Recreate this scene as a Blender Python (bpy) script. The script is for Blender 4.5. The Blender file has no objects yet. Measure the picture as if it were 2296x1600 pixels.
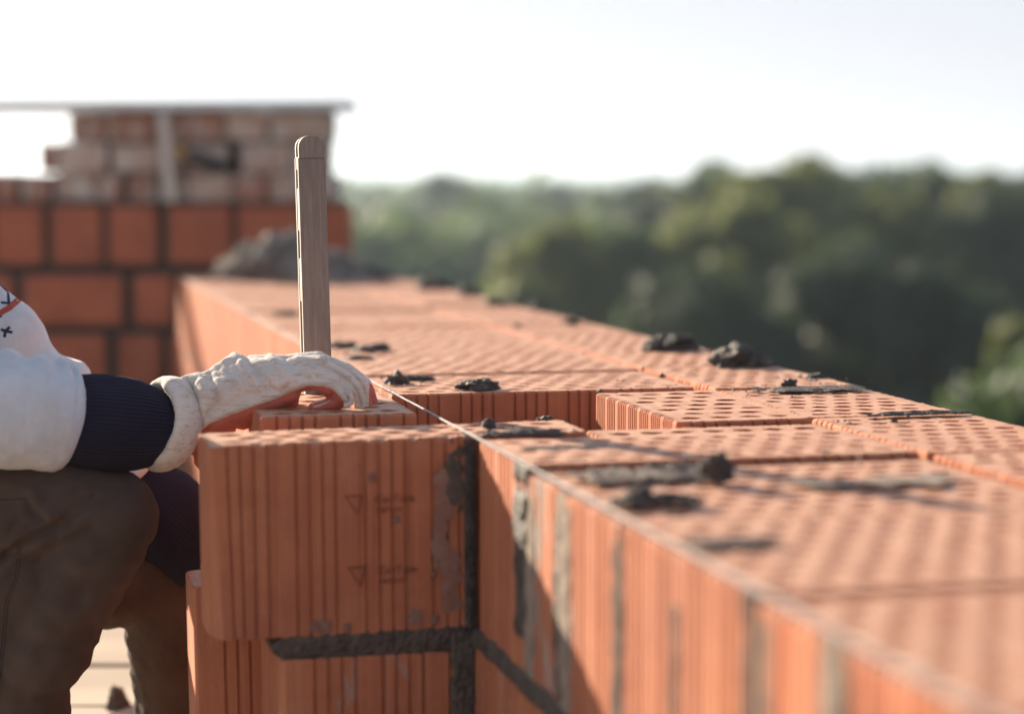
import bpy, bmesh, math, random
from mathutils import Vector, Matrix, noise
from mathutils.bvhtree import BVHTree

R = math.radians
rnd = random.Random(7)
scene = bpy.context.scene
COL = scene.collection

# ------------------------------------------------------------------ camera, sky, sun, exposure
F_PX, W_PX, H_PX = 4600.0, 2296.0, 1600.0
CAM_H = 0.31
PITCH = math.atan(385.0 / F_PX)
camd = bpy.data.cameras.new('camera')
cam = bpy.data.objects.new('camera', camd)
COL.objects.link(cam)
cam.location = (0, 0, CAM_H)
cam.rotation_euler = (R(90) - PITCH, 0, 0)
camd.sensor_width = 36.0
camd.lens = 36.0 * F_PX / W_PX
camd.clip_start = 0.05
camd.clip_end = 9000
camd.dof.use_dof = True
camd.dof.focus_distance = 2.9
camd.dof.aperture_fstop = 1.75
camd.dof.aperture_blades = 9
scene.camera = cam

# direction in which the sunlight travels
SUN_TRAVEL = Vector((0.675, -0.864, -0.345)).normalized()
SUN_EL = math.asin(-SUN_TRAVEL.z)
sun_from = -SUN_TRAVEL
SUN_AZ = math.atan2(sun_from.x, sun_from.y)          # clockwise from +Y
world = bpy.data.worlds.new('World')
scene.world = world
world.use_nodes = True
wn = world.node_tree
wn.nodes.clear()
wout = wn.nodes.new('ShaderNodeOutputWorld')
wbg = wn.nodes.new('ShaderNodeBackground')
wsky = wn.nodes.new('ShaderNodeTexSky')
wsky.sky_type = 'NISHITA'
wsky.sun_disc = False
wsky.sun_elevation = SUN_EL
wsky.sun_rotation = SUN_AZ
wsky.altitude = 0
wsky.air_density = 0.7
wsky.dust_density = 0.15
wsky.ozone_density = 1.0
wbg.inputs['Strength'].default_value = 0.15
whs = wn.nodes.new('ShaderNodeHueSaturation')
whs.inputs['Saturation'].default_value = 0.9
# thin veil of bright haze over the whole sky: evens it out, the same everywhere
VEIL = 1.3
v1 = wn.nodes.new('ShaderNodeVectorMath'); v1.operation = 'SCALE'; v1.inputs['Scale'].default_value = 1 / VEIL
v2 = wn.nodes.new('ShaderNodeVectorMath'); v2.operation = 'ADD'; v2.inputs[1].default_value = (1, 1, 1)
v3 = wn.nodes.new('ShaderNodeVectorMath'); v3.operation = 'DIVIDE'
wn.links.new(wsky.outputs[0], v1.inputs[0]); wn.links.new(v1.outputs[0], v2.inputs[0])
wn.links.new(wsky.outputs[0], v3.inputs[0]); wn.links.new(v2.outputs[0], v3.inputs[1])
v4 = wn.nodes.new('ShaderNodeVectorMath'); v4.operation = 'MULTIPLY'; v4.inputs[1].default_value = (1.0, 0.965, 1.04)
wn.links.new(v3.outputs[0], v4.inputs[0])
wn.links.new(v4.outputs[0], whs.inputs['Color'])
wn.links.new(whs.outputs[0], wbg.inputs['Color'])
wn.links.new(wbg.outputs[0], wout.inputs['Surface'])

sund = bpy.data.lights.new('sun', 'SUN')
sund.energy = 2.75
sund.angle = R(0.6)
sund.color = (1.0, 0.85, 0.66)
sun = bpy.data.objects.new('sun', sund)
COL.objects.link(sun)
sun.rotation_euler = SUN_TRAVEL.to_track_quat('-Z', 'Y').to_euler()
sun.location = (-20, 30, 15)

scene.view_settings.view_transform = 'Standard'
scene.view_settings.look = 'None'
scene.view_settings.gamma = 1.0
scene.view_settings.use_curve_mapping = False
scene.view_settings.exposure = 2.36
scene.render.engine = 'CYCLES'
scene.cycles.use_denoising = True
scene.cycles.max_bounces = 8
scene.cycles.volume_bounces = 1
scene.cycles.transparent_max_bounces = 8

# ------------------------------------------------------------------ helpers: points measured on the place
_fw = Vector((0, math.cos(PITCH), -math.sin(PITCH)))
_up = Vector((0, math.sin(PITCH), math.cos(PITCH)))
_rt = Vector((1, 0, 0))
CAM = Vector((0, 0, CAM_H))

def ray(px, py):
    return _fw + _rt * ((px - W_PX / 2) / F_PX) + _up * ((H_PX / 2 - py) / F_PX)

def gp(px, py, z=0.0):            # point of a level plane
    d = ray(px, py)
    return CAM + d * ((z - CAM_H) / d.z)

def dp(px, py, Y):                # point of an upright plane at distance Y
    d = ray(px, py)
    return CAM + d * (Y / d.y)

O = gp(1100, 1000, 0.0)
_u = ray(20, 415); _u.z = 0
U = _u.normalized()
V = Vector((U.y, -U.x, 0))
WALL_ANG = math.atan2(V.y, V.x)

def wp(u, v, z=0.0):              # wall frame: u along the wall, v across it
    p = O + U * u + V * v
    return Vector((p.x, p.y, z))

def uv_of(p):
    d = p - O
    return d.dot(U), d.dot(V)

# ------------------------------------------------------------------ helpers: materials
def new_mat(name):
    m = bpy.data.materials.new(name)
    m.use_nodes = True
    nt = m.node_tree
    b = nt.nodes['Principled BSDF']
    return m, nt, b

class N:
    """tiny node builder"""
    def __init__(s, nt): s.nt = nt
    def n(s, t, **kw):
        nd = s.nt.nodes.new(t)
        for k, v in kw.items():
            if k.startswith('i_'):
                nd.inputs[k[2:].replace('_', ' ')].default_value = v
            else:
                setattr(nd, k, v)
        return nd
    def l(s, a, b): s.nt.links.new(a, b)
    def coords(s, scale=(1, 1, 1), rand=True, kind='Object'):
        tc = s.n('ShaderNodeTexCoord')
        mp = s.n('ShaderNodeMapping')
        mp.inputs['Scale'].default_value = scale
        s.l(tc.outputs[kind], mp.inputs['Vector'])
        if rand:
            oi = s.n('ShaderNodeObjectInfo')
            ml = s.n('ShaderNodeMath', operation='MULTIPLY'); ml.inputs[1].default_value = 37.0
            s.l(oi.outputs['Random'], ml.inputs[0])
            s.l(ml.outputs[0], mp.inputs['Location'])
        return mp.outputs[0]
    def noise(s, vec, scale, detail=4, rough=0.6, dist=0.0):
        nd = s.n('ShaderNodeTexNoise')
        nd.inputs['Scale'].default_value = scale
        nd.inputs['Detail'].default_value = detail
        nd.inputs['Roughness'].default_value = rough
        nd.inputs['Distortion'].default_value = dist
        s.l(vec, nd.inputs['Vector'])
        return nd.outputs[0]
    def ramp(s, fac, p0, p1, c0=(0, 0, 0, 1), c1=(1, 1, 1, 1)):
        r = s.n('ShaderNodeValToRGB')
        r.color_ramp.elements[0].position = p0; r.color_ramp.elements[0].color = c0
        r.color_ramp.elements[1].position = p1; r.color_ramp.elements[1].color = c1
        s.l(fac, r.inputs[0])
        return r.outputs[0]
    def mix(s, fac, a, b, mode='MIX'):
        m = s.n('ShaderNodeMix', data_type='RGBA', blend_type=mode)
        for sock, val in ((m.inputs[0], fac), (m.inputs[6], a), (m.inputs[7], b)):
            if hasattr(val, 'is_output'): s.l(val, sock)
            elif isinstance(val, (int, float)): sock.default_value = val
            else: sock.default_value = (*val, 1) if len(val) == 3 else val
        return m.outputs[2]
    def bump(s, h, strength, dist, bsdf, prev=None):
        b = s.n('ShaderNodeBump')
        b.inputs['Strength'].default_value = strength
        b.inputs['Distance'].default_value = dist
        s.l(h, b.inputs['Height'])
        if prev is not None: s.l(prev, b.inputs['Normal'])
        s.l(b.outputs[0], bsdf.inputs['Normal'])
        return b.outputs[0]

def clay(name, base=(0.475, 0.172, 0.080), dark=(0.38, 0.122, 0.060), smear=0.0, pale=0.25, smear_col=(0.34, 0.31, 0.28)):
    m, nt, b = new_mat(name)
    k = N(nt)
    c = k.coords()
    n1 = k.noise(c, 9.0, 5, 0.6)
    col = k.mix(k.ramp(n1, 0.32, 0.68), dark, base)
    # pale dusty bloom of fired clay
    n2 = k.noise(c, 26.0, 6, 0.7)
    col = k.mix(k.ramp(n2, 0.52, 0.8, c1=(pale, pale, pale, 1)), col, (0.56, 0.30, 0.21))
    n3 = k.noise(k.coords((1, 1, 0.22)), 60.0, 4, 0.6)
    col = k.mix(k.ramp(n3, 0.5, 0.72, c1=(0.22, 0.22, 0.22, 1)), col, (0.26, 0.075, 0.045))
    oi = k.n('ShaderNodeObjectInfo')
    hv = k.n('ShaderNodeHueSaturation')
    mr = k.n('ShaderNodeMapRange'); mr.inputs['To Min'].default_value = 0.96; mr.inputs['To Max'].default_value = 1.22
    k.l(oi.outputs['Random'], mr.inputs['Value']); k.l(mr.outputs[0], hv.inputs['Value'])
    k.l(col, hv.inputs['Color'])
    col = hv.outputs['Color']
    # drag marks of the extruder and darker fire skin
    n7 = k.noise(k.coords((1, 1, 0.03)), 95.0, 4, 0.7)
    col = k.mix(k.ramp(n7, 0.45, 0.75, c1=(0.28, 0.28, 0.28, 1)), col, tuple(x * 0.62 for x in base))
    n8 = k.noise(k.coords((1, 1, 0.02)), 140.0, 3, 0.6)
    col = k.mix(k.ramp(n8, 0.56, 0.78, c1=(0.4, 0.4, 0.4, 1)), col, (0.58, 0.29, 0.18))
    n9 = k.noise(c, 4.0, 4, 0.6)
    col = k.mix(k.ramp(n9, 0.48, 0.75, c1=(0.3, 0.3, 0.3, 1)), col, (0.32, 0.12, 0.075))
    if smear > 0:
        n4 = k.noise(k.coords((1, 1, 0.5)), 11.0, 7, 0.72, 0.4)
        col = k.mix(k.ramp(n4, 0.66 - smear * 0.28, 0.74 - smear * 0.2), col, smear_col)
    # wire-cut tops: dusty cut clay, painted paler still to stand in for sunlight
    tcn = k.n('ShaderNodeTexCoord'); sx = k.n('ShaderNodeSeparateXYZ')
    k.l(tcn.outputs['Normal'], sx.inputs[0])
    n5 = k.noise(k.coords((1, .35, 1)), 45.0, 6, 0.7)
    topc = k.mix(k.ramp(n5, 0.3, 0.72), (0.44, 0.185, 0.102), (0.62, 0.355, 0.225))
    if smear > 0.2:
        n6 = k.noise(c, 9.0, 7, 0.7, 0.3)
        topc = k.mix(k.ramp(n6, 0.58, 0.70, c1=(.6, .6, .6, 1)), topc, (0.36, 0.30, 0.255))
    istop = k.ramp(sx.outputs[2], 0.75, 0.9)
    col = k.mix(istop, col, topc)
    k.l(col, b.inputs['Base Color'])
    rg = k.n('ShaderNodeMapRange'); rg.inputs['To Min'].default_value = 0.88; rg.inputs['To Max'].default_value = 0.62
    k.l(istop, rg.inputs['Value']); k.l(rg.outputs[0], b.inputs['Roughness'])
    b.inputs['Specular IOR Level'].default_value = 0.4
    h1 = k.noise(c, 420.0, 3, 0.6)
    h2 = k.noise(k.coords((1, 1, 0.3)), 120.0, 4, 0.6)
    p = k.bump(h1, 0.35, 0.0012, b)
    k.bump(h2, 0.35, 0.002, b, p)
    return m

def mortar_mat(name, base, dark, rough=0.8, spec=0.4, bump=0.006):
    m, nt, b = new_mat(name)
    k = N(nt)
    c = k.coords()
    n1 = k.noise(c, 45.0, 6, 0.7)
    k.l(k.mix(k.ramp(n1, 0.35, 0.7), dark, base), b.inputs['Base Color'])
    b.inputs['Roughness'].default_value = rough
    b.inputs['Specular IOR Level'].default_value = spec
    h = k.noise(c, 130.0, 8, 0.75)
    h2 = k.noise(c, 600.0, 3, 0.7)
    p = k.bump(h, 0.7, bump, b)
    k.bump(h2, 0.5, 0.0015, b, p)
    return m

def plain(name, col, rough=0.7, var=0.25, scale=20, bump=0.0, bscale=200, bdist=0.002, stretch=(1, 1, 1), spec=0.3, metal=0.0, sheen=0.0):
    m, nt, b = new_mat(name)
    k = N(nt)
    c = k.coords(stretch)
    n1 = k.noise(c, scale, 5, 0.65)
    dk = tuple(x * (1 - var) for x in col)
    k.l(k.mix(k.ramp(n1, 0.3, 0.7), dk, col), b.inputs['Base Color'])
    b.inputs['Roughness'].default_value = rough
    b.inputs['Specular IOR Level'].default_value = spec
    b.inputs['Metallic'].default_value = metal
    if sheen:
        b.inputs['Sheen Weight'].default_value = sheen
        b.inputs['Sheen Roughness'].default_value = 0.5
    if bump:
        k.bump(k.noise(c, bscale, 4, 0.6), bump, bdist, b)
    return m

M = {}
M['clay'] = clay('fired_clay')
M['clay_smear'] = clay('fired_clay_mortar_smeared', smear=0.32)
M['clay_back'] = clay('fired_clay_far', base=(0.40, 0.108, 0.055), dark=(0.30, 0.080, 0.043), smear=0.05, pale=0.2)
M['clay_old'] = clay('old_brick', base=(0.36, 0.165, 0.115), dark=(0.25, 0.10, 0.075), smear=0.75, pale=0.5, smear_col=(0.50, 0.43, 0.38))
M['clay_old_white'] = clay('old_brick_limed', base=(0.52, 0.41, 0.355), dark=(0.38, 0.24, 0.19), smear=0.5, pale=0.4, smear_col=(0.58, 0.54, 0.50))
M['mark'] = plain('stamp_mark', (0.27, 0.088, 0.052), 0.9, 0.3, 80)
M['mortar'] = mortar_mat('mortar_wet', (0.125, 0.098, 0.080), (0.050, 0.038, 0.032), 0.6, 0.35)
M['mortar_joint'] = mortar_mat('mortar_set', (0.17, 0.135, 0.11), (0.085, 0.066, 0.055), 0.9, 0.2)
M['mortar_heap'] = mortar_mat('mortar_half_dry', (0.46, 0.40, 0.34), (0.14, 0.11, 0.095), 0.85, 0.3, 0.02)
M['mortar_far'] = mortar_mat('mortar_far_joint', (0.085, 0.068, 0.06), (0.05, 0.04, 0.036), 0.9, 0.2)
M['mortar_pale'] = mortar_mat('mortar_dry_pale', (0.36, 0.28, 0.22), (0.22, 0.165, 0.13), 0.9, 0.2, 0.003)

# ------------------------------------------------------------------ helpers: objects
def put(name, me, mat=None, parent=None, loc=None, rot=None, smooth=False):
    o = bpy.data.objects.new(name, me)
    COL.objects.link(o)
    if mat is not None and len(me.materials) == 0:
        for mm in (mat if isinstance(mat, (list, tuple)) else [mat]):
            me.materials.append(mm)
    if parent is not None: o.parent = parent
    if loc is not None: o.location = loc
    if rot is not None: o.rotation_euler = rot
    if smooth:
        me.polygons.foreach_set('use_smooth', [True] * len(me.polygons))
    return o

def tag(o, label, cat, group=None, kind=None):
    if label: o['label'] = label
    if cat: o['category'] = cat
    if group: o['group'] = group
    if kind: o['kind'] = kind
    return o

def thing(name, label, cat, loc=(0, 0, 0), rz=0.0, group=None):
    o = bpy.data.objects.new(name, None)
    o.empty_display_size = 0.1
    COL.objects.link(o)
    o.location = loc
    o.rotation_euler = (0, 0, rz)
    return tag(o, label, cat, group)

def to_local(parent, p):
    m = Matrix.Translation(parent.location) @ parent.rotation_euler.to_matrix().to_4x4()
    return m.inverted() @ Vector(p)

def mesh_from(name, verts, faces):
    me = bpy.data.meshes.new(name)
    me.from_pydata([tuple(v) for v in verts], [], faces)
    me.update()
    return me

def bm_mesh(name, bm):
    bmesh.ops.recalc_face_normals(bm, faces=bm.faces)
    me = bpy.data.meshes.new(name)
    bm.to_mesh(me); bm.free()
    return me

def box_mesh(name, sx, sy, sz, bev=0.0, seg=1):
    bm = bmesh.new()
    bmesh.ops.create_cube(bm, size=1.0)
    for v in bm.verts: v.co = Vector((v.co.x * sx, v.co.y * sy, v.co.z * sz))
    if bev:
        bmesh.ops.bevel(bm, geom=bm.edges[:], offset=bev, segments=seg, affect='EDGES', profile=0.6)
    return bm_mesh(name, bm)

# ------------------------------------------------------------------ hollow clay block
def block_mesh(name, lu, lv, h, pu=0.052, pv=0.045, hu=0.034, hv=0.036, grooves=None, holes=True, seed=0, depth=0.07,
               gw=0.0048, gd=0.0042, jit=0.0012, step=0.016, margin=0.013, chip=None, gds={}):
    """local frame: x = across (v), y = along (u), z = up; origin in the middle of the bottom.
    grooves: dict side -> list of distances from the middle; sides '-x','+x','-y','+y'"""
    r = random.Random(seed)
    g = grooves or {}
    X, Y = lv / 2, lu / 2
    def side(n, half):
        pts = []
        gd_ = gds.get(n, gd); gw_ = gw * (1.35 if n in gds else 1)
        gs = sorted(x for x in g.get(n, []) if abs(x) < half - 0.008)
        s = -half + 0.004
        pts.append((s, 0))
        marks = []
        for q in gs:
            marks += [(q - gw_ / 2, 0), (q - gw_ / 5, gd_), (q + gw_ / 5, gd_), (q + gw_ / 2, 0)]
        last = s
        for mk in marks + [(half - 0.004, 0)]:
            while mk[0] - last > step * 1.5:
                last += step * r.uniform(0.7, 1.2)
                if mk[0] - last > 0.003: pts.append((last, 0))
            pts.append(mk); last = mk[0]
        return pts
    out = []
    for s, d in side('-y', X): out.append((s, -Y + d))
    for s, d in side('+x', Y): out.append((X - d, s))
    for s, d in side('+y', X)[::1]: out.append((-s, Y - d))
    for s, d in side('-x', Y): out.append((-X + d, -s))
    n = len(out)
    mx, my = X - margin, Y - margin
    verts, faces = [], []
    def ring(z, inset, j):
        i0 = len(verts)
        for (x, y) in out:
            f = 1.0
            xx = x - math.copysign(min(inset, abs(x)), x) if abs(x) > X - 0.012 else x
            yy = y - math.copysign(min(inset, abs(y)), y) if abs(y) > Y - 0.012 else y
            verts.append((xx, yy, z + r.uniform(-j, j)))
        return i0
    ra = ring(0.0, 0.0, jit)
    rb = ring(h - 0.0035, 0.0, jit)
    rc = ring(h, 0.0022, jit * 0.5)
    for a, b in ((ra, rb), (rb, rc)):
        for i in range(n):
            j = (i + 1) % n
            faces.append((a + i, a + j, b + j, b + i))
    faces.append(tuple(ra + i for i in range(n))[::-1])
    if not holes:
        faces.append(tuple(rc + i for i in range(n)))
    else:
        rd = len(verts)
        for (x, y) in out:
            verts.append((max(-mx, min(mx, x)), max(-my, min(my, y)), h))
        for i in range(n):
            j = (i + 1) % n
            a, b = verts[rd + i], verts[rd + j]
            if (a[0] - b[0]) ** 2 + (a[1] - b[1]) ** 2 < 1e-10:
                faces.append((rc + i, rc + j, rd + j))
            else:
                faces.append((rc + i, rc + j, rd + j, rd + i))
        rows = max(1, int(round(2 * my / pu)))
        cols = max(1, int(round(2 * mx / pv)))
        cy, cx = 2 * my / rows, 2 * mx / cols
        ku, kv = cy / pu, cx / pv
        for ri in range(rows):
            y0 = -my + ri * cy; y1 = y0 + cy
            if ri % 2 == 0:
                cells = [(-mx + c * cx, -mx + (c + 1) * cx, True) for c in range(cols)]
            else:
                cells = [(-mx, -mx + cx / 2, False)] + [(-mx + (c + .5) * cx, -mx + (c + 1.5) * cx, True) for c in range(cols - 1)] + [(mx - cx / 2, mx, False)]
            for (x0, x1, hole) in cells:
                i0 = len(verts)
                xm, ym = (x0 + x1) / 2, (y0 + y1) / 2
                if not hole:
                    verts += [(x0, y0, h), (x1, y0, h), (x1, y1, h), (x0, y1, h)]
                    faces.append((i0, i0 + 1, i0 + 2, i0 + 3)); continue
                verts += [(x0, y0, h), (xm, y0, h), (x1, y0, h), (x1, ym, h), (x1, y1, h), (xm, y1, h), (x0, y1, h), (x0, ym, h)]
                sc = r.uniform(0.88, 1.06)
                a, b = hv * kv / 2 * sc, hu * ku / 2 * r.uniform(0.9, 1.05)
                ox, oy = r.uniform(-.0012, .0012), r.uniform(-.0012, .0012)
                hp = [(-.56, -.68), (0, -1), (.56, -.68), (1, 0), (.56, .68), (0, 1), (-.56, .68), (-1, 0)]
                dep = depth if r.random() > .07 else r.uniform(.003, .012)
                hp = [(xm + ox + a * p + r.uniform(-.0007, .0007), ym + oy + b * q + r.uniform(-.0007, .0007)) for p, q in hp]
                t0 = len(verts)
                verts += [(x, y, h + r.uniform(-.0006, .0004)) for x, y in hp]
                b0 = len(verts)
                verts += [(x, y, h - dep) for x, y in hp]
                for q in range(8):
                    w = (q + 1) % 8
                    faces.append((i0 + q, i0 + w, t0 + w, t0 + q))
                    faces.append((t0 + q, t0 + w, b0 + w, b0 + q))
                faces.append(tuple(b0 + q for q in range(8)))
    if chip:
        nv = []
        for v in verts:
            x, y, z = v
            for (cxp, cyp, czp, rad, dx, dy, dz) in chip:
                d = math.sqrt((x - cxp) ** 2 + (y - cyp) ** 2 + ((z - czp) * .6) ** 2)
                if d < rad:
                    f = (1 - d / rad)
                    x += dx * f; y += dy * f; z += dz * f
            nv.append((x, y, z))
        verts = nv
    return mesh_from(name, verts, faces)

def groups(half, start=0.021, gap=0.034, pitch=0.0168, per=4):
    out, s = [], -half + start
    while s < half - 0.008:
        for q in range(per):
            if s + q * pitch < half - 0.008: out.append(s + q * pitch)
        s += pitch * (per - 1) + gap
    return out

def fine(half, pitch=0.0085):
    out, s, q = [], -half + 0.012, 0
    while s < half - 0.01:
        out.append(s)
        q += 1
        s += pitch if q % 5 else pitch * 2.2
    return out

H = 0.238
G4 = lambda half: groups(half)
def side_grooves(lu, lv):
    return {'-y': G4(lv / 2), '+y': G4(lv / 2), '-x': G4(lu / 2), '+x': G4(lu / 2)}

_cache = {}
def cached_block(lu, lv, holes, kind='a', seed=0):
    key = (round(lu, 3), round(lv, 3), holes, kind, seed)
    if key not in _cache:
        if kind == 'outer':
            me = block_mesh('outer_block', lu, lv, H, 0.041, 0.034, 0.021, 0.028, side_grooves(lu, lv), holes, seed)
        elif kind == 'near':
            me = block_mesh('near_block', lu, lv, H, 0.038, 0.037, 0.019, 0.029, side_grooves(lu, lv), holes, seed, gds={'-x': 0.0065})
        else:
            me = block_mesh('inner_block', lu, lv, H, 0.044, 0.041, 0.022, 0.034, side_grooves(lu, lv), holes, seed, gds={'-x': 0.0065})
        _cache[key] = me
    return _cache[key]

# ------------------------------------------------------------------ ground, terrain
def terrain():
    bm = bmesh.new()
    xs = [-4000, -2500, -1200, -600, -300, -150, -70, -30, -10, 0, 10, 30, 70, 150, 300, 600, 1200, 2500, 4000]
    ys = [-300, -100, -40, -10, 0, 10, 25, 50, 90, 150, 250, 400, 700, 1100, 1700, 2400, 3200, 4200]
    grid = []
    for y in ys:
        row = []
        for x in xs:
            z = -9.0
            if y > 300: z += 2.0 * noise.noise(Vector((x * .002, y * .002, 0)))
            if y > 2000: z += 4 + 2.0 * noise.noise(Vector((x * .0011 + 5, y * .001, 3)))
            row.append(bm.verts.new((x, y, z)))
        grid.append(row)
    for j in range(len(ys) - 1):
        for i in range(len(xs) - 1):
            bm.faces.new((grid[j][i], grid[j][i + 1], grid[j + 1][i + 1], grid[j + 1][i]))
    o = put('ground', bm_mesh('ground', bm), plain('meadow', (0.075, 0.095, 0.035), 0.95, 0.5, 0.05), smooth=True)
    o['kind'] = 'structure'
terrain()

# ------------------------------------------------------------------ trees
def leaf_mat(name, col, tr):
    m, nt, b = new_mat(name)
    k = N(nt)
    geo = k.n('ShaderNodeNewGeometry')
    hv = k.n('ShaderNodeHueSaturation')
    mr = k.n('ShaderNodeMapRange'); mr.inputs['To Min'].default_value = 0.55; mr.inputs['To Max'].default_value = 1.45
    k.l(geo.outputs['Random Per Island'], mr.inputs['Value']); k.l(mr.outputs[0], hv.inputs['Value'])
    hv.inputs['Color'].default_value = (*col, 1)
    k.l(hv.outputs[0], b.inputs['Base Color'])
    b.inputs['Roughness'].default_value = 0.6
    tl = k.n('ShaderNodeBsdfTranslucent'); tl.inputs['Color'].default_value = (*tr, 1)
    mx = k.n('ShaderNodeMixShader'); mx.inputs[0].default_value = 0.42
    k.l(b.outputs[0], mx.inputs[1]); k.l(tl.outputs[0], mx.inputs[2])
    k.l(mx.outputs[0], nt.nodes['Material Output'].inputs['Surface'])
    return m
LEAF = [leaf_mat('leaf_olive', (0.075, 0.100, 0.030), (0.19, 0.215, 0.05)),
        leaf_mat('leaf_dark', (0.030, 0.052, 0.032), (0.05, 0.075, 0.03)),  # dark leaf colour also paints deep shade into the low front trees
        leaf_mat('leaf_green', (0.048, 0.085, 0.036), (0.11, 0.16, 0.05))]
BARK = plain('bark', (0.09, 0.07, 0.05), 0.9, 0.4, 8)

def crown_mesh(name, rx, rz, seed, leaves=7000, leaf=0.24, base=0.0):
    r = random.Random(seed)
    lobes = []
    for i in range(30):
        a = r.uniform(0, 2 * math.pi)
        zz = r.uniform(-0.95, 0.95)
        rr = math.sqrt(max(0.0, 1 - zz * zz)) * r.uniform(0.35, 1.05)
        lobes.append((Vector((math.cos(a) * rr * rx, math.sin(a) * rr * rx, zz * rz)), r.uniform(0.20, 0.46) * rx))
    verts, faces = [], []
    for i in range(leaves):
        c, rad = lobes[r.randrange(len(lobes))]
        d = Vector((r.gauss(0, 1), r.gauss(0, 1), r.gauss(0.25, 1))).normalized()
        p = c + d * rad * (r.random() ** 0.22) * r.uniform(0.85, 1.08)
        p.z += base
        nrm = (d + Vector((r.gauss(0, .7), r.gauss(0, .7), r.gauss(0.2, .7)))).normalized()
        t = nrm.orthogonal().normalized()
        t.rotate(Matrix.Rotation(r.uniform(0, 6.28), 3, nrm))
        s = nrm.cross(t)
        q = leaf * r.uniform(0.6, 1.3)
        i0 = len(verts)
        verts += [p - t * q, p - s * q * .55, p + t * q, p + s * q * .55]
        faces.append((i0, i0 + 1, i0 + 2, i0 + 3))
    return mesh_from(name, verts, faces)

def tube_bm(bm, pts, rads, n=8, cap=True):
    prev = None
    for i, p in enumerate(pts):
        p = Vector(p)
        if i == 0: d = Vector(pts[1]) - p
        elif i == len(pts) - 1: d = p - Vector(pts[i - 1])
        else: d = Vector(pts[i + 1]) - Vector(pts[i - 1])
        d.normalize()
        a = d.orthogonal().normalized() if prev is None else (prev[1] - d * prev[1].dot(d)).normalized()
        b = d.cross(a)
        rr = rads[i]
        vs = [bm.verts.new(p + (a * math.cos(t) + b * math.sin(t)) * rr) for t in [2 * math.pi * k / n for k in range(n)]]
        if prev is not None:
            for k in range(n):
                bm.faces.new((prev[0][k], prev[0][(k + 1) % n], vs[(k + 1) % n], vs[k]))
        elif cap: bm.faces.new(vs[::-1])
        prev = (vs, a)
    if cap: bm.faces.new(prev[0])

def trunk_mesh(name, h, seed):
    r = random.Random(seed)
    bm = bmesh.new()
    tube_bm(bm, [(0, 0, -.3), (.1, 0, h * .35), (.0, .1, h * .7), (.05, .05, h * .92)], [.28, .2, .12, .04])
    for i in range(7):
        a = r.uniform(0, 6.28); z = h * r.uniform(.3, .75); L = r.uniform(1.2, 2.4)
        tube_bm(bm, [(.05, .03, z), (math.cos(a) * L * .5, math.sin(a) * L * .5, z + L * .35), (math.cos(a) * L, math.sin(a) * L, z + L * .8)], [.09, .06, .02], 6)
    return bm_mesh(name, bm)

TV = []
for i, (rx, rz) in enumerate(((2.9, 4.2), (3.4, 4.0), (2.5, 4.6), (3.8, 3.6), (3.0, 4.4))):
    TV.append((crown_mesh('crown_%d' % i, rx, rz, 40 + i, 10000, 0.25, 10 - rz), trunk_mesh('trunk_%d' % i, 9.0, 60 + i)))

def tree(px, top_y, Y, var, mat, label, group=None, sx=1.0, rz=0.0, name='broadleaf_tree'):
    top = dp(px, top_y, Y)
    h = top.z + 9.0
    s = h / 10.4
    t = thing(name, label, 'tree', (top.x, Y, -9.0), rz, group)
    t.scale = (s * sx, s * sx, s)
    c = bpy.data.objects.new('crown', TV[var][0]); COL.objects.link(c); c.parent = t
    if len(TV[var][0].materials) == 0: TV[var][0].materials.append(LEAF[0])
    c.material_slots[0].link = 'OBJECT'; c.material_slots[0].material = LEAF[mat]
    k = bpy.data.objects.new('trunk', TV[var][1]); COL.objects.link(k); k.parent = t
    if len(TV[var][1].materials) == 0: TV[var][1].materials.append(BARK)
    return t

# front trees: (centre x, top y, distance, variant, leaf, label, width)
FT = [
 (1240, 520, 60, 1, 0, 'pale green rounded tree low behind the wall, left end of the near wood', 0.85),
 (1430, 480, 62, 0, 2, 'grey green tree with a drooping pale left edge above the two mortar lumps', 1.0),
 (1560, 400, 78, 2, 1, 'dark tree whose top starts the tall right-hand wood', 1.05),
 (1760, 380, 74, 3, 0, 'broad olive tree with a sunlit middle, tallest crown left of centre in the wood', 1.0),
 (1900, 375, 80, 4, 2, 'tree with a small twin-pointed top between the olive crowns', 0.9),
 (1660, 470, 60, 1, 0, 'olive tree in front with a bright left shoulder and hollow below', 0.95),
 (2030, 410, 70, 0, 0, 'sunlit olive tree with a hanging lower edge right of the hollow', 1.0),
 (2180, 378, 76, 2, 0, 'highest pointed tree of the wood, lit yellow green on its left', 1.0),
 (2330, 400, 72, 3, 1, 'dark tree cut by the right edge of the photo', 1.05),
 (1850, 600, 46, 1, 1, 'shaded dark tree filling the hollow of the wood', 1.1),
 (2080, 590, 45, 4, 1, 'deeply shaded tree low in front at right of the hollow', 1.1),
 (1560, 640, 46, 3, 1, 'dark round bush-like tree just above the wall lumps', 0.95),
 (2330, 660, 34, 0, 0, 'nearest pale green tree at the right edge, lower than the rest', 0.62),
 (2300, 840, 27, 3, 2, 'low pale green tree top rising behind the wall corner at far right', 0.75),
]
for i, (px, ty, Y, v, mt, lab, sx) in enumerate(FT):
    tree(px, ty, Y, v, mt, lab, 'trees of the near wood', sx, i * 1.3)
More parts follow.
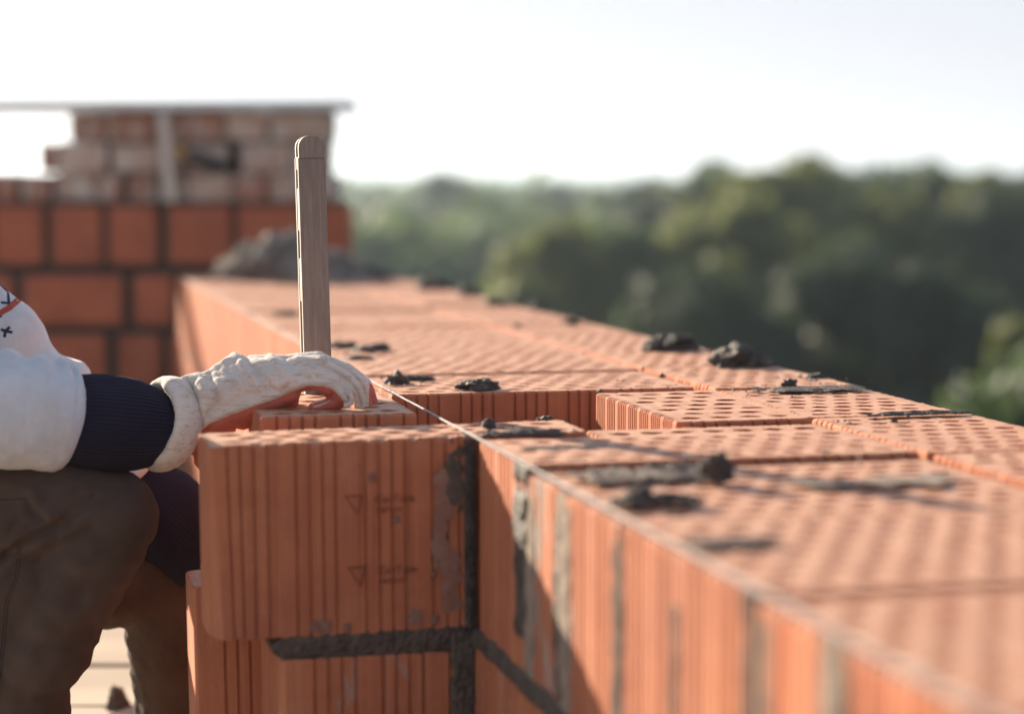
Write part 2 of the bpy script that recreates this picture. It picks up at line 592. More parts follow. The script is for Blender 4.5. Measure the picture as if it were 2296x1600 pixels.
for i, (px, ty, Y, v, mt, lab, sx) in enumerate((
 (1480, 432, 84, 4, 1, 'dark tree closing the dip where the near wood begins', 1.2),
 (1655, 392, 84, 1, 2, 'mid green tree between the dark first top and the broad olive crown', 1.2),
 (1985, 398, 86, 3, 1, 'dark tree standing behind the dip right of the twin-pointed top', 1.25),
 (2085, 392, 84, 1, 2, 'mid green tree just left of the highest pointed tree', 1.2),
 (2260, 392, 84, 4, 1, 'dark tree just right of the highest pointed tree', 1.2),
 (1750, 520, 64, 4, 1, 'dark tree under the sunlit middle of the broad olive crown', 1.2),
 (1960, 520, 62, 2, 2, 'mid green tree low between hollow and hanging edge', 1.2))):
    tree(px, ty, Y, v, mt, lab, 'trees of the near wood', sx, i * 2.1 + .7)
# middle distance trees, hazier
MT = [
 (880, 440, 150, 0, 2, 'hazy tree just right of the far brick wall end', 1.2),
 (1000, 398, 165, 3, 1, 'hazy dark domed tree standing above the horizon right of the batten', 1.0),
 (1090, 440, 140, 1, 2, 'hazy green tree right of the domed one', 1.2),
 (1240, 405, 190, 4, 2, 'far pale tree making a low rounded bump on the horizon', 1.3),
 (1330, 420, 150, 2, 2, 'hazy tree right of the rounded bump, below the skyline', 1.2),
 (1440, 415, 125, 1, 1, 'hazy tree where the near wood begins to rise', 1.1),
 (950, 520, 105, 3, 1, 'shadowy blue green tree above the far mortar lumps', 1.1),
 (1110, 530, 95, 4, 1, 'dark blue green tree above the wall, left of the pale rounded one', 1.1),
 (820, 500, 110, 1, 0, 'light green tree touching the right end of the far wall', 1.0),
 (1350, 560, 80, 4, 1, 'dark tree in shade left of the drooping grey green tree', 1.0),
]
for i, (px, ty, Y, v, mt, lab, sx) in enumerate(MT):
    tree(px, ty, Y, v, mt, lab, 'trees of the hazy middle distance', sx, i * 0.9 + .4)

def wood_mass(name, pts, leaf, n, mat, seed, label, cat):
    r = random.Random(seed)
    verts, faces = [], []
    for i in range(n):
        px, py, Y, rad, h = pts[r.randrange(len(pts))]
        base = Vector((px, Y, 0))
        d = Vector((r.gauss(0, 1), r.gauss(0, 1), abs(r.gauss(0, 1)))).normalized()
        p = Vector((px + d.x * rad, Y + d.y * rad, py - h + d.z * h * 1.0)) + Vector((r.gauss(0, .1), r.gauss(0, .1), r.gauss(0, .1))) * rad
        nrm = (d + Vector((r.gauss(0, .6), r.gauss(0, .6), r.gauss(0, .6)))).normalized()
        t = nrm.orthogonal().normalized(); s = nrm.cross(t)
        q = leaf * r.uniform(.6, 1.4)
        i0 = len(verts)
        verts += [p - t * q, p - s * q * .6, p + t * q, p + s * q * .6]
        faces.append((i0, i0 + 1, i0 + 2, i0 + 3))
    o = put(name, mesh_from(name, verts, faces), mat)
    tag(o, label, cat, None, 'stuff')
rr = random.Random(3)
under = []
for i in range(150):
    Y = rr.uniform(85, 150); x = rr.uniform(-0.09, 0.30) * Y
    under.append((x, rr.uniform(-3.2, -1.2), Y, rr.uniform(3, 5), rr.uniform(4, 6)))
wood_mass('woodland', under, 0.5, 60000, LEAF[2], 5, 'green wood filling the gaps behind the nearer trees', 'woodland')
far = []
for i in range(420):
    Y = rr.uniform(260, 900); x = rr.uniform(-0.14, 0.32) * Y
    far.append((x, 0.31 - rr.uniform(0.2, 1.6) * Y / 300, Y, rr.uniform(6, 12), rr.uniform(5, 8)))
wood_mass('far_woodland', far, 1.6, 45000, LEAF[2], 6, 'far blue green woods fading towards the horizon', 'woodland')
hz = []
for i in range(500):
    Y = rr.uniform(1500, 2600); x = rr.uniform(-0.30, 0.34) * Y
    hz.append((x, 0.31 + rr.uniform(-1.5, 2.2), Y, rr.uniform(25, 50), rr.uniform(8, 14)))
wood_mass('horizon_woodland', hz, 6.0, 25000, LEAF[1], 8, 'thin blue line of woods on the horizon', 'woodland')

# air
def haze():
    x0, x1, y0, y1, z0, z1 = -5000, 5000, -400, 5200, -13, 24
    v = [(x, y, z) for z in (z0, z1) for y in (y0, y1) for x in (x0, x1)]
    f = [(0, 2, 3, 1), (4, 5, 7, 6), (0, 1, 5, 4), (2, 6, 7, 3), (0, 4, 6, 2), (1, 3, 7, 5)]
    m = bpy.data.materials.new('air'); m.use_nodes = True
    nt = m.node_tree; nt.nodes.clear()
    out = nt.nodes.new('ShaderNodeOutputMaterial')
    pv = nt.nodes.new('ShaderNodeVolumePrincipled')
    pv.inputs['Color'].default_value = (0.70, 0.84, 0.96, 1)
    pv.inputs['Density'].default_value = 0.0005
    pv.inputs['Anisotropy'].default_value = 0.6
    nt.links.new(pv.outputs[0], out.inputs['Volume'])
    o = put('haze', mesh_from('haze', v, f), m)
    o['kind'] = 'stuff'
haze()

# ------------------------------------------------------------------ mortar helpers
def lump_mesh(name, sx, sy, sz, seed, sub=5, rough=0.45):
    bm = bmesh.new()
    bmesh.ops.create_icosphere(bm, subdivisions=sub, radius=1.0)
    off = Vector((seed * 3.7, seed * 1.3, seed * 2.1))
    for v in bm.verts:
        n = v.co.normalized()
        d = 1 + rough * noise.fractal(n * 1.3 + off, 1.0, 2.0, 3) + rough * 0.45 * noise.noise(n * 4.2 + off) + rough * .28 * noise.noise(n * 11 + off) + rough * .16 * noise.noise(n * 27 + off) + rough * .09 * noise.noise(n * 55 + off)
        c = n * d
        if c.z < 0: c.z *= 0.12
        elif sz > 0: c.z = c.z ** .85
        # slumped foot
        k = 1 + 0.25 * max(0, 0.35 - c.z)
        v.co = Vector((c.x * sx * k, c.y * sy * k, c.z * sz))
    return bm_mesh(name, bm)

def patch_mesh(name, lx, ly, amp, seed, thr=0.0, nx=40, ny=40, freq=3.0, ridge=0.5):
    """an irregular thin spread of mortar, lying in local XY, rising along +Z"""
    off = Vector((seed * 5.1, seed * 2.7, seed))
    hts, keep = {}, {}
    verts, faces = [], []
    for j in range(ny + 1):
        for i in range(nx + 1):
            a, b = i / nx * 2 - 1, j / ny * 2 - 1
            e = 1 - max(abs(a), abs(b)) ** 2.2 * .9 - (a * a + b * b) * .25
            p = Vector((a * freq * lx / max(lx, ly), b * freq * ly / max(lx, ly), 0)) + off
            h = e * .9 - .28 - thr + .75 * noise.fractal(p, 1.0, 2.1, 4) + .15 * noise.noise(p * 6)
            hts[i, j] = h
    idx = {}
    def vid(i, j, top):
        k = (i, j, top)
        if k not in idx:
            idx[k] = len(verts)
            h = max(0.0, hts[i, j])
            z = amp * (min(h, .35) / .35) ** .6 * .45 + amp * ridge * max(0, h - .25) + amp * .12 * noise.noise(Vector((i * .7, j * .7, seed)))
            verts.append(((i / nx - .5) * lx, (j / ny - .5) * ly, max(z, 0.0003) if top else 0.0))
        return idx[k]
    cells = {(i, j) for j in range(ny) for i in range(nx) if (hts[i, j] + hts[i + 1, j] + hts[i, j + 1] + hts[i + 1, j + 1]) > 0}
    for (i, j) in cells:
        faces.append((vid(i, j, 1), vid(i + 1, j, 1), vid(i + 1, j + 1, 1), vid(i, j + 1, 1)))
        for (di, dj, a, b) in ((0, -1, (i, j), (i + 1, j)), (1, 0, (i + 1, j), (i + 1, j + 1)), (0, 1, (i + 1, j + 1), (i, j + 1)), (-1, 0, (i, j + 1), (i, j))):
            if (i + di, j + dj) not in cells:
                faces.append((vid(*a, 0), vid(*b, 0), vid(*b, 1), vid(*a, 1)))
    return mesh_from(name, verts, faces)

# ------------------------------------------------------------------ the long wall
wall = thing('brick_wall', 'long wall of ribbed hollow clay blocks running away from the camera, open holes on top', 'brick wall', wp(0, 0, -0.25), WALL_ANG)
# local frame of the wall: x = v, y = u, z from its course line
def wl(u, v, z): return Vector((v, u, z + 0.25))

INNER = [(-1.62, -1.265), (-1.255, -0.90), (-0.89, -0.54), (-0.53, -0.178), (-0.165, 0.060)]
s = 0.648
while s < 4.55:
    L = rnd.choice((0.28, 0.28, 0.275)); INNER.append((s, s + L)); s += L + 0.010
INNER_V0, INNER_V1 = 0.0, 0.478
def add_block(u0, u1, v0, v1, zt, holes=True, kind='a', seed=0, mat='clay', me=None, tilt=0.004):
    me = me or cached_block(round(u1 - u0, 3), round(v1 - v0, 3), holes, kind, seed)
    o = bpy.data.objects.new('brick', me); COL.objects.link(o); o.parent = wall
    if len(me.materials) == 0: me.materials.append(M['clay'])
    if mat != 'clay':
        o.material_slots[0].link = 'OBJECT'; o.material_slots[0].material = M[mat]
    o.location = wl((u0 + u1) / 2, (v0 + v1) / 2, zt - H)
    o.rotation_euler = (rnd.uniform(-tilt, tilt), rnd.uniform(-tilt, tilt) * .6, rnd.uniform(-tilt, tilt))
    return o
for i, (a, b) in enumerate(INNER):
    dz = rnd.uniform(-0.003, 0.002)
    if i <= 3: dz -= 0.006
    sm = 'clay_smear' if i in (2, 3) else 'clay'
    add_block(a, b, INNER_V0, INNER_V1, dz, True, 'near' if i <= 4 else 'a', i % 3, sm, tilt=0.003)
add_block(0.070, 0.155, 0.160, 0.478, -0.004, True, 'a', 1, tilt=0.002)
# half block standing in the recess
half_me = block_mesh('half_block', 0.385, 0.188, H, 0.048, 0.042, 0.023, 0.035,
                     {'-x': fine(.192), '-y': G4(.094), '+y': G4(.094)}, True, 21)
add_block(0.170, 0.555, 0.290, 0.478, 0.002, me=half_me)
OUT = []
s = -1.66
while s < 4.5:
    OUT.append((s, s + 0.365)); s += 0.375
for i, (a, b) in enumerate(OUT):
    v1 = 0.725 if b < 2.5 else 0.725 - 0.02 * (b - 2.5)
    add_block(a, b, 0.49, 0.722, rnd.uniform(-0.003, 0.002), True, 'outer', i % 3, 'clay_smear' if i in (5, 6) else 'clay', tilt=0.003)
# lower courses
for c in (1, 2, 3):
    zt = -0.25 * c
    s = -1.66 + (0.17 if c % 2 else 0.0)
    while s < 4.5:
        if not (c == 9):
            add_block(s, s + 0.35, 0.0, 0.478, zt, False, 'a', 0, 'clay_smear' if abs(s) < 1 else 'clay', tilt=0.002)
            add_block(s, s + 0.35, 0.49, 0.722, zt, False, 'outer', 0, 'clay', tilt=0.002)
        s += 0.36
def bed(u0, u1, v0, v1, z0, z1, seed):
    """mortar layer with a rough edge"""
    n = max(8, int((u1 - u0) / 0.012)); m = 4
    r = random.Random(seed)
    verts, faces = [], []
    for j in range(n + 1):
        u = u0 + (u1 - u0) * j / n
        w = [0.006 * noise.noise(Vector((u * 18, seed + q, 1))) + 0.003 * noise.noise(Vector((u * 90, seed + q, 2))) for q in range(4)]
        verts += [wl(u, v0 + w[0], z0), wl(u, v1 + w[1], z0), wl(u, v1 + w[2], z1), wl(u, v0 + w[3], z1)]
    for j in range(n):
        a, b = j * 4, j * 4 + 4
        for q in range(4):
            p = (q + 1) % 4
            faces.append((a + q, a + p, b + p, b + q))
    faces += [(0, 3, 2, 1), tuple(n * 4 + q for q in range(4))]
    return mesh_from('bed_joint', verts, faces)
for c in (1, 2, 3):
    put('bed_joint', bed(-1.66, 4.5, 0.004, 0.718, -0.25 * c + 0.0005, -0.25 * c + 0.0115, c), M['mortar_joint'], wall)
# upright joints showing on the left face
def upright(u, w, z0, z1, proud, seed, mat, v=0.0):
    """rough strip of mortar squeezed out of an upright joint on the left face"""
    me = patch_mesh('upright_joint', w, z1 - z0, proud, seed, thr=-0.42, nx=24, ny=80, freq=4.0, ridge=.8)
    o = put('mortar_joint', me, mat, wall)
    # local X -> -u, Y -> z, Z -> -v
    o.matrix_local = Matrix.Translation(wl(u, v, (z0 + z1) / 2)) @ Matrix(((0, 0, -1, 0), (-1, 0, 0, 0), (0, 1, 0, 0), (0, 0, 0, 1)))
    return o
for (u, w, z0, z1, pr, mt) in ((-0.155, 0.060, -0.20, 0.000, .010, 'mortar'), (-0.19, 0.05, -0.235, -0.03, .005, 'mortar_pale'),
                               (-0.335, 0.055, -0.235, -0.004, .005, 'mortar_pale'), (-0.315, 0.028, -0.23, -0.03, .007, 'mortar'),
                               (-0.530, 0.034, -0.235, -0.02, .005, 'mortar_joint'), (-0.70, 0.020, -0.23, -0.05, .004, 'mortar_joint'),
                               (-0.885, 0.030, -0.235, -0.004, .005, 'mortar_joint'), (-0.92, 0.020, -0.23, -0.01, .004, 'mortar_pale'),
                               (-1.05, 0.05, -0.235, -0.004, .006, 'mortar_pale'), (-1.07, 0.022, -0.235, -0.01, .006, 'mortar_joint')):
    upright(u, w, z0, z1, pr * .55, abs(hash((u, w))) % 50 if False else int(abs(u) * 100), M[mt])
# thin mortar layers spread on top are part of the wall
def top_patch(u, v, lu, lv, amp, seed, mat, thr=0.0, z=0.0, rz=0.0):
    me = patch_mesh('mortar_patch', lv, lu, amp, seed, thr, 56, 56, 5.0)
    o = put('mortar_patch', me, mat, wall)
    o.location = wl(u, v, z)
    o.rotation_euler = (0, 0, rz)
    return o
def tp_px(px, py, lu, lv, amp, seed, mat, thr=0.0, z=0.0015):
    u, v = uv_of(gp(px, py, 0))
    return top_patch(u, v, lu, lv, amp, seed, mat, thr, z)
tp_px(1270, 1002, 0.055, 0.16, 0.005, 11, M['mortar_pale'], 0.04, z=-0.002)
tp_px(1180, 975, 0.05, 0.16, 0.007, 12, M['mortar'], 0.05)
tp_px(1430, 1058, 0.12, 0.19, 0.005, 13, M['mortar_pale'], 0.05, z=-0.003)
tp_px(1530, 1045, 0.07, 0.10, 0.007, 14, M['mortar'], 0.06, z=-0.003)
tp_px(1470, 1118, 0.06, 0.11, 0.010, 15, M['mortar'], 0.05, z=-0.003)
tp_px(1640, 1207, 0.05, 0.10, 0.004, 16, M['mortar_pale'], z=-0.003)
tp_px(1960, 1072, 0.10, 0.30, 0.002, 17, M['mortar_pale'], 0.26, z=-0.003)
tp_px(1820, 874, 0.10, 0.22, 0.0035, 18, M['mortar'], 0.16)
tp_px(2060, 930, 0.035, 0.18, 0.005, 20, M['mortar'], -0.02)
tp_px(640, 705, 0.12, 0.06, 0.01, 24, M['mortar_joint'])

# ------------------------------------------------------------------ the cross wall being bonded in
cross = thing('partition_wall', 'short stub of ribbed clay blocks joining the long wall, its face in shade with stamped marks', 'brick wall', wp(0.15, 0, -0.25), WALL_ANG)
def cl(u, v, z): return Vector((v, u - 0.15, z + 0.25))
MB_V0, MB_V1, MB_U0, MB_U1 = -0.3255, 0.148, 0.088, 0.216
mb_w = MB_V1 - MB_V0
gpos = [0.021, 0.037, 0.054, 0.071, 0.105, 0.121, 0.138, 0.153, 0.190, 0.207, 0.223, 0.239, 0.273, 0.291, 0.307, 0.33]
main_me = block_mesh('stamped_block', MB_U1 - MB_U0, mb_w, H, 0.036, 0.046, 0.024, 0.037,
                     {'-y': [-mb_w / 2 + q + 0.001 for q in gpos], '-x': [-.03, 0, .03], '+y': G4(mb_w / 2)}, True, 31, step=0.006, jit=0.0016, gd=0.0034,
                     chip=[(-mb_w / 2 + x_, -0.064, H, r_, 0, .006, -.005) for x_, r_ in ((.06, .012), (.085, .008), (.13, .014), (.19, .009), (.21, .012), (.25, .008), (.29, .013))] + [(-mb_w / 2, -0.064, 0.0, 0.05, 0.012, 0.004, 0.0), (-mb_w / 2, -0.064, H, 0.03, 0.004, 0.002, -0.003)])
mb = put('brick', main_me, M['clay'], cross)
mb.location = cl((MB_U0 + MB_U1) / 2, (MB_V0 + MB_V1) / 2, 0.0015 - H)
mb.rotation_euler = (0, R(-0.5), 0)
mb['label'] = 'uppermost block of the stub with a chipped left corner and stamped triangle marks'
# lower block with its bed of mortar
low_me = block_mesh('lower_block', 0.24, 0.36, H, grooves={'-y': groups(.18, .040), '-x': [-.06, -.02, .02, .06]}, holes=False, seed=5, step=0.008, jit=.001)
lb = put('brick', low_me, M['clay_smear'], cross)
lb.location = cl(0.086 + 0.12, -0.240 + 0.18, -0.266 - H)
lb2_me = block_mesh('lowest_block', 0.24, 0.40, H, grooves={'-y': groups(.2, .03)}, holes=False, seed=6)
lb2 = put('brick', lb2_me, M['clay_smear'], cross)
lb2.location = cl(0.086 + 0.12, -0.21 + 0.18, -0.504 - H)
st_me = block_mesh('standing_block', 0.118, 0.125, H, 0.036, 0.03, 0.012, 0.008, {'-y': [-.022, -.0055, .011, .028, .044], '-x': [-.045]}, True, 9, step=0.006, jit=.0014)
stb = put('brick', st_me, M['clay'], cross)
stb.location = cl(0.31 + 0.059, -0.325 + 0.0625, -0.213 - H)
stb.rotation_euler = (0, R(-0.8), 0)
stl = put('brick', box_mesh('brick_below', 0.125, 0.118, 0.165, 0.004), M['clay'], cross)
stl.location = cl(0.31 + 0.059, -0.325 + 0.0625, -0.213 - H - 0.088)

def mortar_bar(name, p0, p1, hgt, dep, seed, n=60, taper=True, parent=cross, mat='mortar_joint'):
    """rough bar of mortar between two points, hgt in the upright direction and dep into the wall"""
    verts, faces = [], []
    p0, p1 = Vector(p0), Vector(p1)
    d = (p1 - p0)
    upv = Vector((0, 0, 1)) if abs(d.z) < d.length * .5 else Vector((1, 0, 0))
    k = 10
    for j in range(n + 1):
        t = j / n
        c = p0 + d * t
        e = min(1.0, t * 12 + .25) if taper else 1.0
        for q in range(k + 1):
            a = q / k * 2 - 1
            bulge = (1 - a * a) ** .5 if abs(a) < 1 else 0
            hh = hgt / 2 * e * (1 + .12 * noise.noise(Vector((t * 14, seed, a))) + .05 * noise.noise(Vector((t * 60, seed, a))))
            y = -0.004 * bulge + 0.0035 * noise.noise(Vector((t * 34, a * 2.5, seed))) + .002 * noise.noise(Vector((t * 110, a * 7, seed)))
            verts.append(c + upv * a * hh + Vector((0, y, 0)))
        verts.append(c + upv * hgt / 2 * e + Vector((0, dep, 0)))
        verts.append(c - upv * hgt / 2 * e + Vector((0, dep, 0)))
    m = k + 3
    for j in range(n):
        for q in range(m):
            p = (q + 1) % m
            faces.append((j * m + q, j * m + p, (j + 1) * m + p, (j + 1) * m + q))
    faces += [tuple(range(m))[::-1], tuple(n * m + q for q in range(m))]
    return put('mortar_joint', mesh_from(name, verts, faces), M[mat], parent)
mortar_bar('bed_mortar', cl(0.092, -0.252, -0.2520), cl(0.090, 0.0, -0.2495), 0.0325, 0.12, 3)
mortar_bar('upright_mortar', cl(0.086, -0.016, -0.53), cl(0.086, -0.014, -0.241), 0.032, 0.08, 4, taper=False)
mortar_bar('upright_mortar_top', cl(0.083, -0.006, -0.242), cl(0.084, -0.006, -0.002), 0.014, 0.015, 6, n=90, taper=True, mat='mortar')
mortar_bar('side_mortar', cl(0.28, -0.222, -0.46), cl(0.28, -0.226, -0.235), 0.016, 0.05, 8, taper=False, mat='mortar')
def side_bar(u0, u1, z0, z1, hgt, seed):
    n, k = 70, 8
    verts, faces = [], []
    for j in range(n + 1):
        t = j / n
        u, z = u0 + (u1 - u0) * t, z0 + (z1 - z0) * t
        for q in range(k + 1):
            a = q / k * 2 - 1
            hh = hgt / 2 * (1 + .35 * noise.noise(Vector((t * 9, seed, a))) + .2 * noise.noise(Vector((t * 30, seed, a))))
            x = -0.005 * math.sqrt(1 - a * a) + 0.004 * noise.noise(Vector((t * 26, a * 2.5, seed))) + .002 * noise.noise(Vector((t * 90, a * 7, seed)))
            verts.append(wl(u, x, z + a * hh))
        verts.append(wl(u, 0.03, z + hgt / 2)); verts.append(wl(u, 0.03, z - hgt / 2))
    m = k + 3
    for j in range(n):
        for q in range(m):
            p = (q + 1) % m
            faces.append((j * m + q, j * m + p, (j + 1) * m + p, (j + 1) * m + q))
    faces += [tuple(range(m))[::-1], tuple(n * m + q for q in range(m))]
    put('mortar_joint', mesh_from('side_bed', verts, faces), M['mortar_joint'], wall)
side_bar(0.082, -0.62, -0.2465, -0.247, 0.026, 5)
# greyish smears on the face near the joint
def face_patch(v, z, lv, lz, amp, seed, mat, thr=0.0, u=0.0875):
    me = patch_mesh('smear', lv, lz, amp, seed, thr, 30, 60, 3.5)
    o = put('mortar_smear', me, mat, cross)
    o.matrix_local = Matrix.Translation(cl(u, v, z)) @ Matrix(((1, 0, 0, 0), (0, 0, -1, 0), (0, 1, 0, 0), (0, 0, 0, 1)))
M['smear'] = mortar_mat('mortar_film', (0.31, 0.20, 0.155), (0.27, 0.125, 0.085), 0.9, 0.2, 0.0015)
face_patch(-0.040, -0.10, 0.030, 0.16, 0.0010, 3, M['smear'], 0.10)
face_patch(-0.025, -0.05, 0.028, 0.10, 0.0015, 7, M['mortar_joint'], 0.05)
face_patch(-0.030, -0.18, 0.030, 0.10, 0.0010, 9, M['smear'], 0.05)
for q, (v, z, w) in enumerate(((-0.128, -0.045, .010), (-0.098, -0.098, .010), (-0.052, -0.168, .010), (-0.20, -0.226, .014), (-0.187, -0.228, .018), (-0.16, -0.23, .012), (-0.075, -0.222, .022), (-0.05, -0.224, .012))):
    face_patch(v, z, w, w * 1.1, 0.002, 30 + q, M['smear'], -0.15)
# stamped marks
def stamp(parent_loc_fn, v, z, u, parent, sc=1.0, second=True):
    parts = []
    def text(body, vv, zz, size):
        cu = bpy.data.curves.new('stamp_text', 'FONT'); cu.body = body; cu.size = size; cu.extrude = 0.0004
        cu.resolution_u = 2
        t = bpy.data.objects.new('tmp', cu); COL.objects.link(t)
        dg = bpy.context.evaluated_depsgraph_get()
        me = bpy.data.meshes.new_from_object(t.evaluated_get(dg))
        bpy.data.objects.remove(t); bpy.data.curves.remove(cu)
        o = put('stamp', me, M['mark'], parent)
        o.matrix_local = Matrix.Translation(parent_loc_fn(u, vv, zz)) @ Matrix(((1, 0, 0, 0), (0, 0, -1, 0), (0, 1, 0, 0), (0, 0, 0, 1)))
        return o
    # outlined triangle standing on its point
    w, hh, t = 0.028 * sc, 0.031 * sc, 0.0035 * sc
    a = [(0, 0), (w, 0), (w * .72, -hh)]
    cx, cy = sum(p[0] for p in a) / 3, sum(p[1] for p in a) / 3
    b = [(cx + (p[0] - cx) * .68, cy + (p[1] - cy) * .68) for p in a]
    verts, faces = [], []
    for zz in (0.0004, -0.0004):
        for p in a + b: verts.append((p[0], zz, p[1]))
    for i in range(3):
        j = (i + 1) % 3
        faces += [(i, j, 3 + j, 3 + i), (6 + i, 6 + 3 + i, 6 + 3 + j, 6 + j), (i, 6 + i, 6 + j, j), (3 + i, 3 + j, 9 + j, 9 + i)]
    o = put('stamp', mesh_from('stamp_triangle', verts, faces), M['mark'], parent)
    o.location = parent_loc_fn(u, v, z)
    text('CerTom', v + 0.044 * sc, z - 0.0125 * sc, 0.0165 * sc)
    if second: text('cerom', v + 0.046 * sc, z - 0.0265 * sc, 0.0145 * sc)
stamp(cl, -0.163, -0.066, MB_U0 - 0.0002, cross, .86)
stamp(cl, -0.160, -0.154, MB_U0 - 0.0002, cross, .86)

# block lying under the hand: a separate, not yet bedded block
B2_U0, B2_U1, B2_V0, B2_V1, B2_Z = 0.302, 0.650, -0.238, -0.030, 0.009
b2_me = block_mesh('loose_block', B2_U1 - B2_U0, B2_V1 - B2_V0, H, 0.046, 0.040, 0.020, 0.033, side_grooves(.35, .208), True, 17, step=0.007, jit=0.0014)
b2 = put('hollow_brick', b2_me, M['clay'], None, wp((B2_U0 + B2_U1) / 2, (B2_V0 + B2_V1) / 2, B2_Z - H), (R(0.3), 0, WALL_ANG))
tag(b2, 'ribbed hollow clay block being set, pressed down by the gloved hand', 'brick')

# ------------------------------------------------------------------ mortar lumps lying about (each its own thing)
def lump(px, py, wpx, hpx, label, seed, dep=None, mat='mortar', z=0.0, sub=5, rough=.55):
    p = gp(px, py, z)
    sc = p.y / F_PX
    sx, sz = wpx * sc / 2 * 1.02, hpx * sc * 1.15
    sy = dep / 2 if dep else sx * .8
    o = put('mortar_lump', lump_mesh('mortar_lump', sx, sy, sz, seed, sub, rough), M[mat], None, p - Vector((0, 0, 0.001)), (0, 0, WALL_ANG), smooth=True)
    tag(o, label, 'mortar lump', 'lumps of mortar on the walls')
LUMPS = [
 (1505, 785, 100, 32, 'dark smooth-topped mortar lump on the outer edge, left of the jagged one', 1, 5),
 (1655, 821, 122, 34, 'jagged dark mortar lump on the outer edge against the trees', 2, 5),
 (1072, 869, 82, 20, 'flat brick-shaped crumb of mortar on the rim above the recess', 3, 4),
 (890, 857, 44, 20, 'small pointed mortar crumb beside the string, left of the flat one', 4, 4),
 (945, 848, 58, 8, 'low ragged mortar crumb between the pointed and the flat one', 5, 4),
 (770, 779, 60, 12, 'dark mortar clot just right of the batten foot', 6, 4),
 (835, 785, 78, 13, 'long dark mortar clot right of the batten, pointing to the trees', 7, 4),
 (805, 806, 60, 10, 'low mortar clot nearest to the string behind the glove', 8, 4),
 (1098, 962, 34, 18, 'pointed mortar crumb next to the string on the stub wall', 9, 4),
 (1222, 942, 40, 10, 'tiny mortar crumb on the corner of the stub in front of the recess', 10, 4),
 (1610, 1070, 72, 50, 'tallest blurred mortar lump on the near part of the wall top', 11, 5),
 (1435, 1118, 60, 22, 'blurred dark mortar lump close to the near edge of the wall top', 12, 5),
 (1500, 1122, 44, 14, 'low blurred mortar lump right beside the near edge lump', 13, 4),
 (1283, 726, 26, 16, 'small square mortar lump on the far outer edge', 14, 4),
 (1206, 692, 30, 12, 'low far mortar lump left of the small square one', 15, 4),
 (1055, 665, 46, 18, 'far blurred mortar lump on the outer edge, second from the heap', 16, 4),
 (975, 648, 70, 22, 'far blurred mortar lump on the outer edge, next to the heap', 17, 4),
 (1110, 682, 50, 14, 'far flattened mortar lump in the middle of the outer edge row', 18, 4),
 (1160, 734, 16, 9, 'lone speck of mortar in the middle of the far wall top', 19, 3),
 (1828, 848, 44, 9, 'pair-like mortar crumbs on the outer edge behind the flat smear', 20, 4),
 (1770, 868, 40, 16, 'pointed mortar crumb standing on the flat smear of the outer band', 21, 4),
 (1345, 880, 14, 7, 'tiny grey crumb on the corner of the half block in the recess', 22, 3),
]
for (px, py, w, h, lab, sd, sub) in LUMPS:
    lump(px, py, w, h, lab, sd, sub=sub)
# big heap at the far end
def heap():
    c = gp(640, 634, 0.0)
    sc = c.y / F_PX
    bm = bmesh.new()
    hr = random.Random(14)
    sx, sy, sz = 172 * sc, 0.20, 112 * sc
    for q in range(34):
        if q == 0: me = lump_mesh('clod', sx * .9, sy, sz * .62, 33, 5, .3); off = Vector((0, 0, 0))
        else:
            a_ = hr.uniform(0, 6.28); k = hr.random() ** .5
            px_, py_ = math.cos(a_) * k * .82, math.sin(a_) * k * .82
            top = sz * .70 * max(0, 1 - k * k) ** .6 * (1.15 if px_ < .1 else .75)
            d_ = hr.uniform(.035, .075)
            me = lump_mesh('clod', d_, d_ * hr.uniform(.7, 1.1), d_ * hr.uniform(.7, 1.1), 60 + q, 4, .45)
            off = Vector((px_ * sx, py_ * sy, max(0, top - d_ * .3)))
        me.transform(Matrix.Translation(off) @ Matrix.Rotation(hr.uniform(0, 6.28) if q else 0, 4, 'Z'))
        bm.from_mesh(me); bpy.data.meshes.remove(me)
    hm = bpy.data.meshes.new('mortar_heap'); bm.to_mesh(hm); bm.free()
    o = put('mortar_heap', hm, M['mortar_heap'], None, c + Vector((0, 0.20, -0.003)), (0, 0, 0.1), smooth=True)
    tag(o, 'large rough heap of grey mortar at the far end of the wall top', 'mortar heap')
    p = dp(800, 620, c.y + .1)
    o = put('mortar_heap', lump_mesh('mortar_heap', 80 * sc, 0.12, 40 * sc, 35, 5, .3), M['mortar'], None, gp(790, 628, 0) + Vector((0, .12, 0)), smooth=True)
    tag(o, 'low dark spill of mortar at the right foot of the large heap', 'mortar heap')
heap()
# loose crumbs: nobody could count them
def crumbs():
    r = random.Random(12)
    verts, faces = [], []
    def bit(p, s):
        i0 = len(verts)
        for d in ((1, 0, 0), (-1, 0, 0), (0, 1, 0), (0, -1, 0), (0, 0, 1.0), (0, 0, -.3)):
            verts.append(p + Vector(d) * s * r.uniform(.5, 1.3))
        for t in ((0, 2, 4), (2, 1, 4), (1, 3, 4), (3, 0, 4), (2, 0, 5), (1, 2, 5), (3, 1, 5), (0, 3, 5)):
            faces.append(tuple(i0 + k for k in t))
    for (px, py, spread, n) in ((1290, 850, 240, 14), (1220, 950, 90, 14), (1120, 962, 60, 16), (900, 858, 80, 14), (1750, 868, 160, 40), (1840, 850, 60, 10), (1960, 940, 140, 14), (1500, 1060, 180, 24), (1560, 780, 120, 10), (800, 792, 80, 14), (1880, 1040, 200, 12), (1480, 860, 120, 6)):
        for i in range(n):
            q = gp(px + r.gauss(0, .5) * spread, py + r.gauss(0, .12) * spread * .5, 0)
            bit(q, abs(r.gauss(0, .0022)) + .001)
    o = put('mortar_crumbs', mesh_from('mortar_crumbs', verts, faces), M['mortar'])
    tag(o, 'fine dark crumbs of mortar scattered over the wall top', 'crumbs', None, 'stuff')
crumbs()

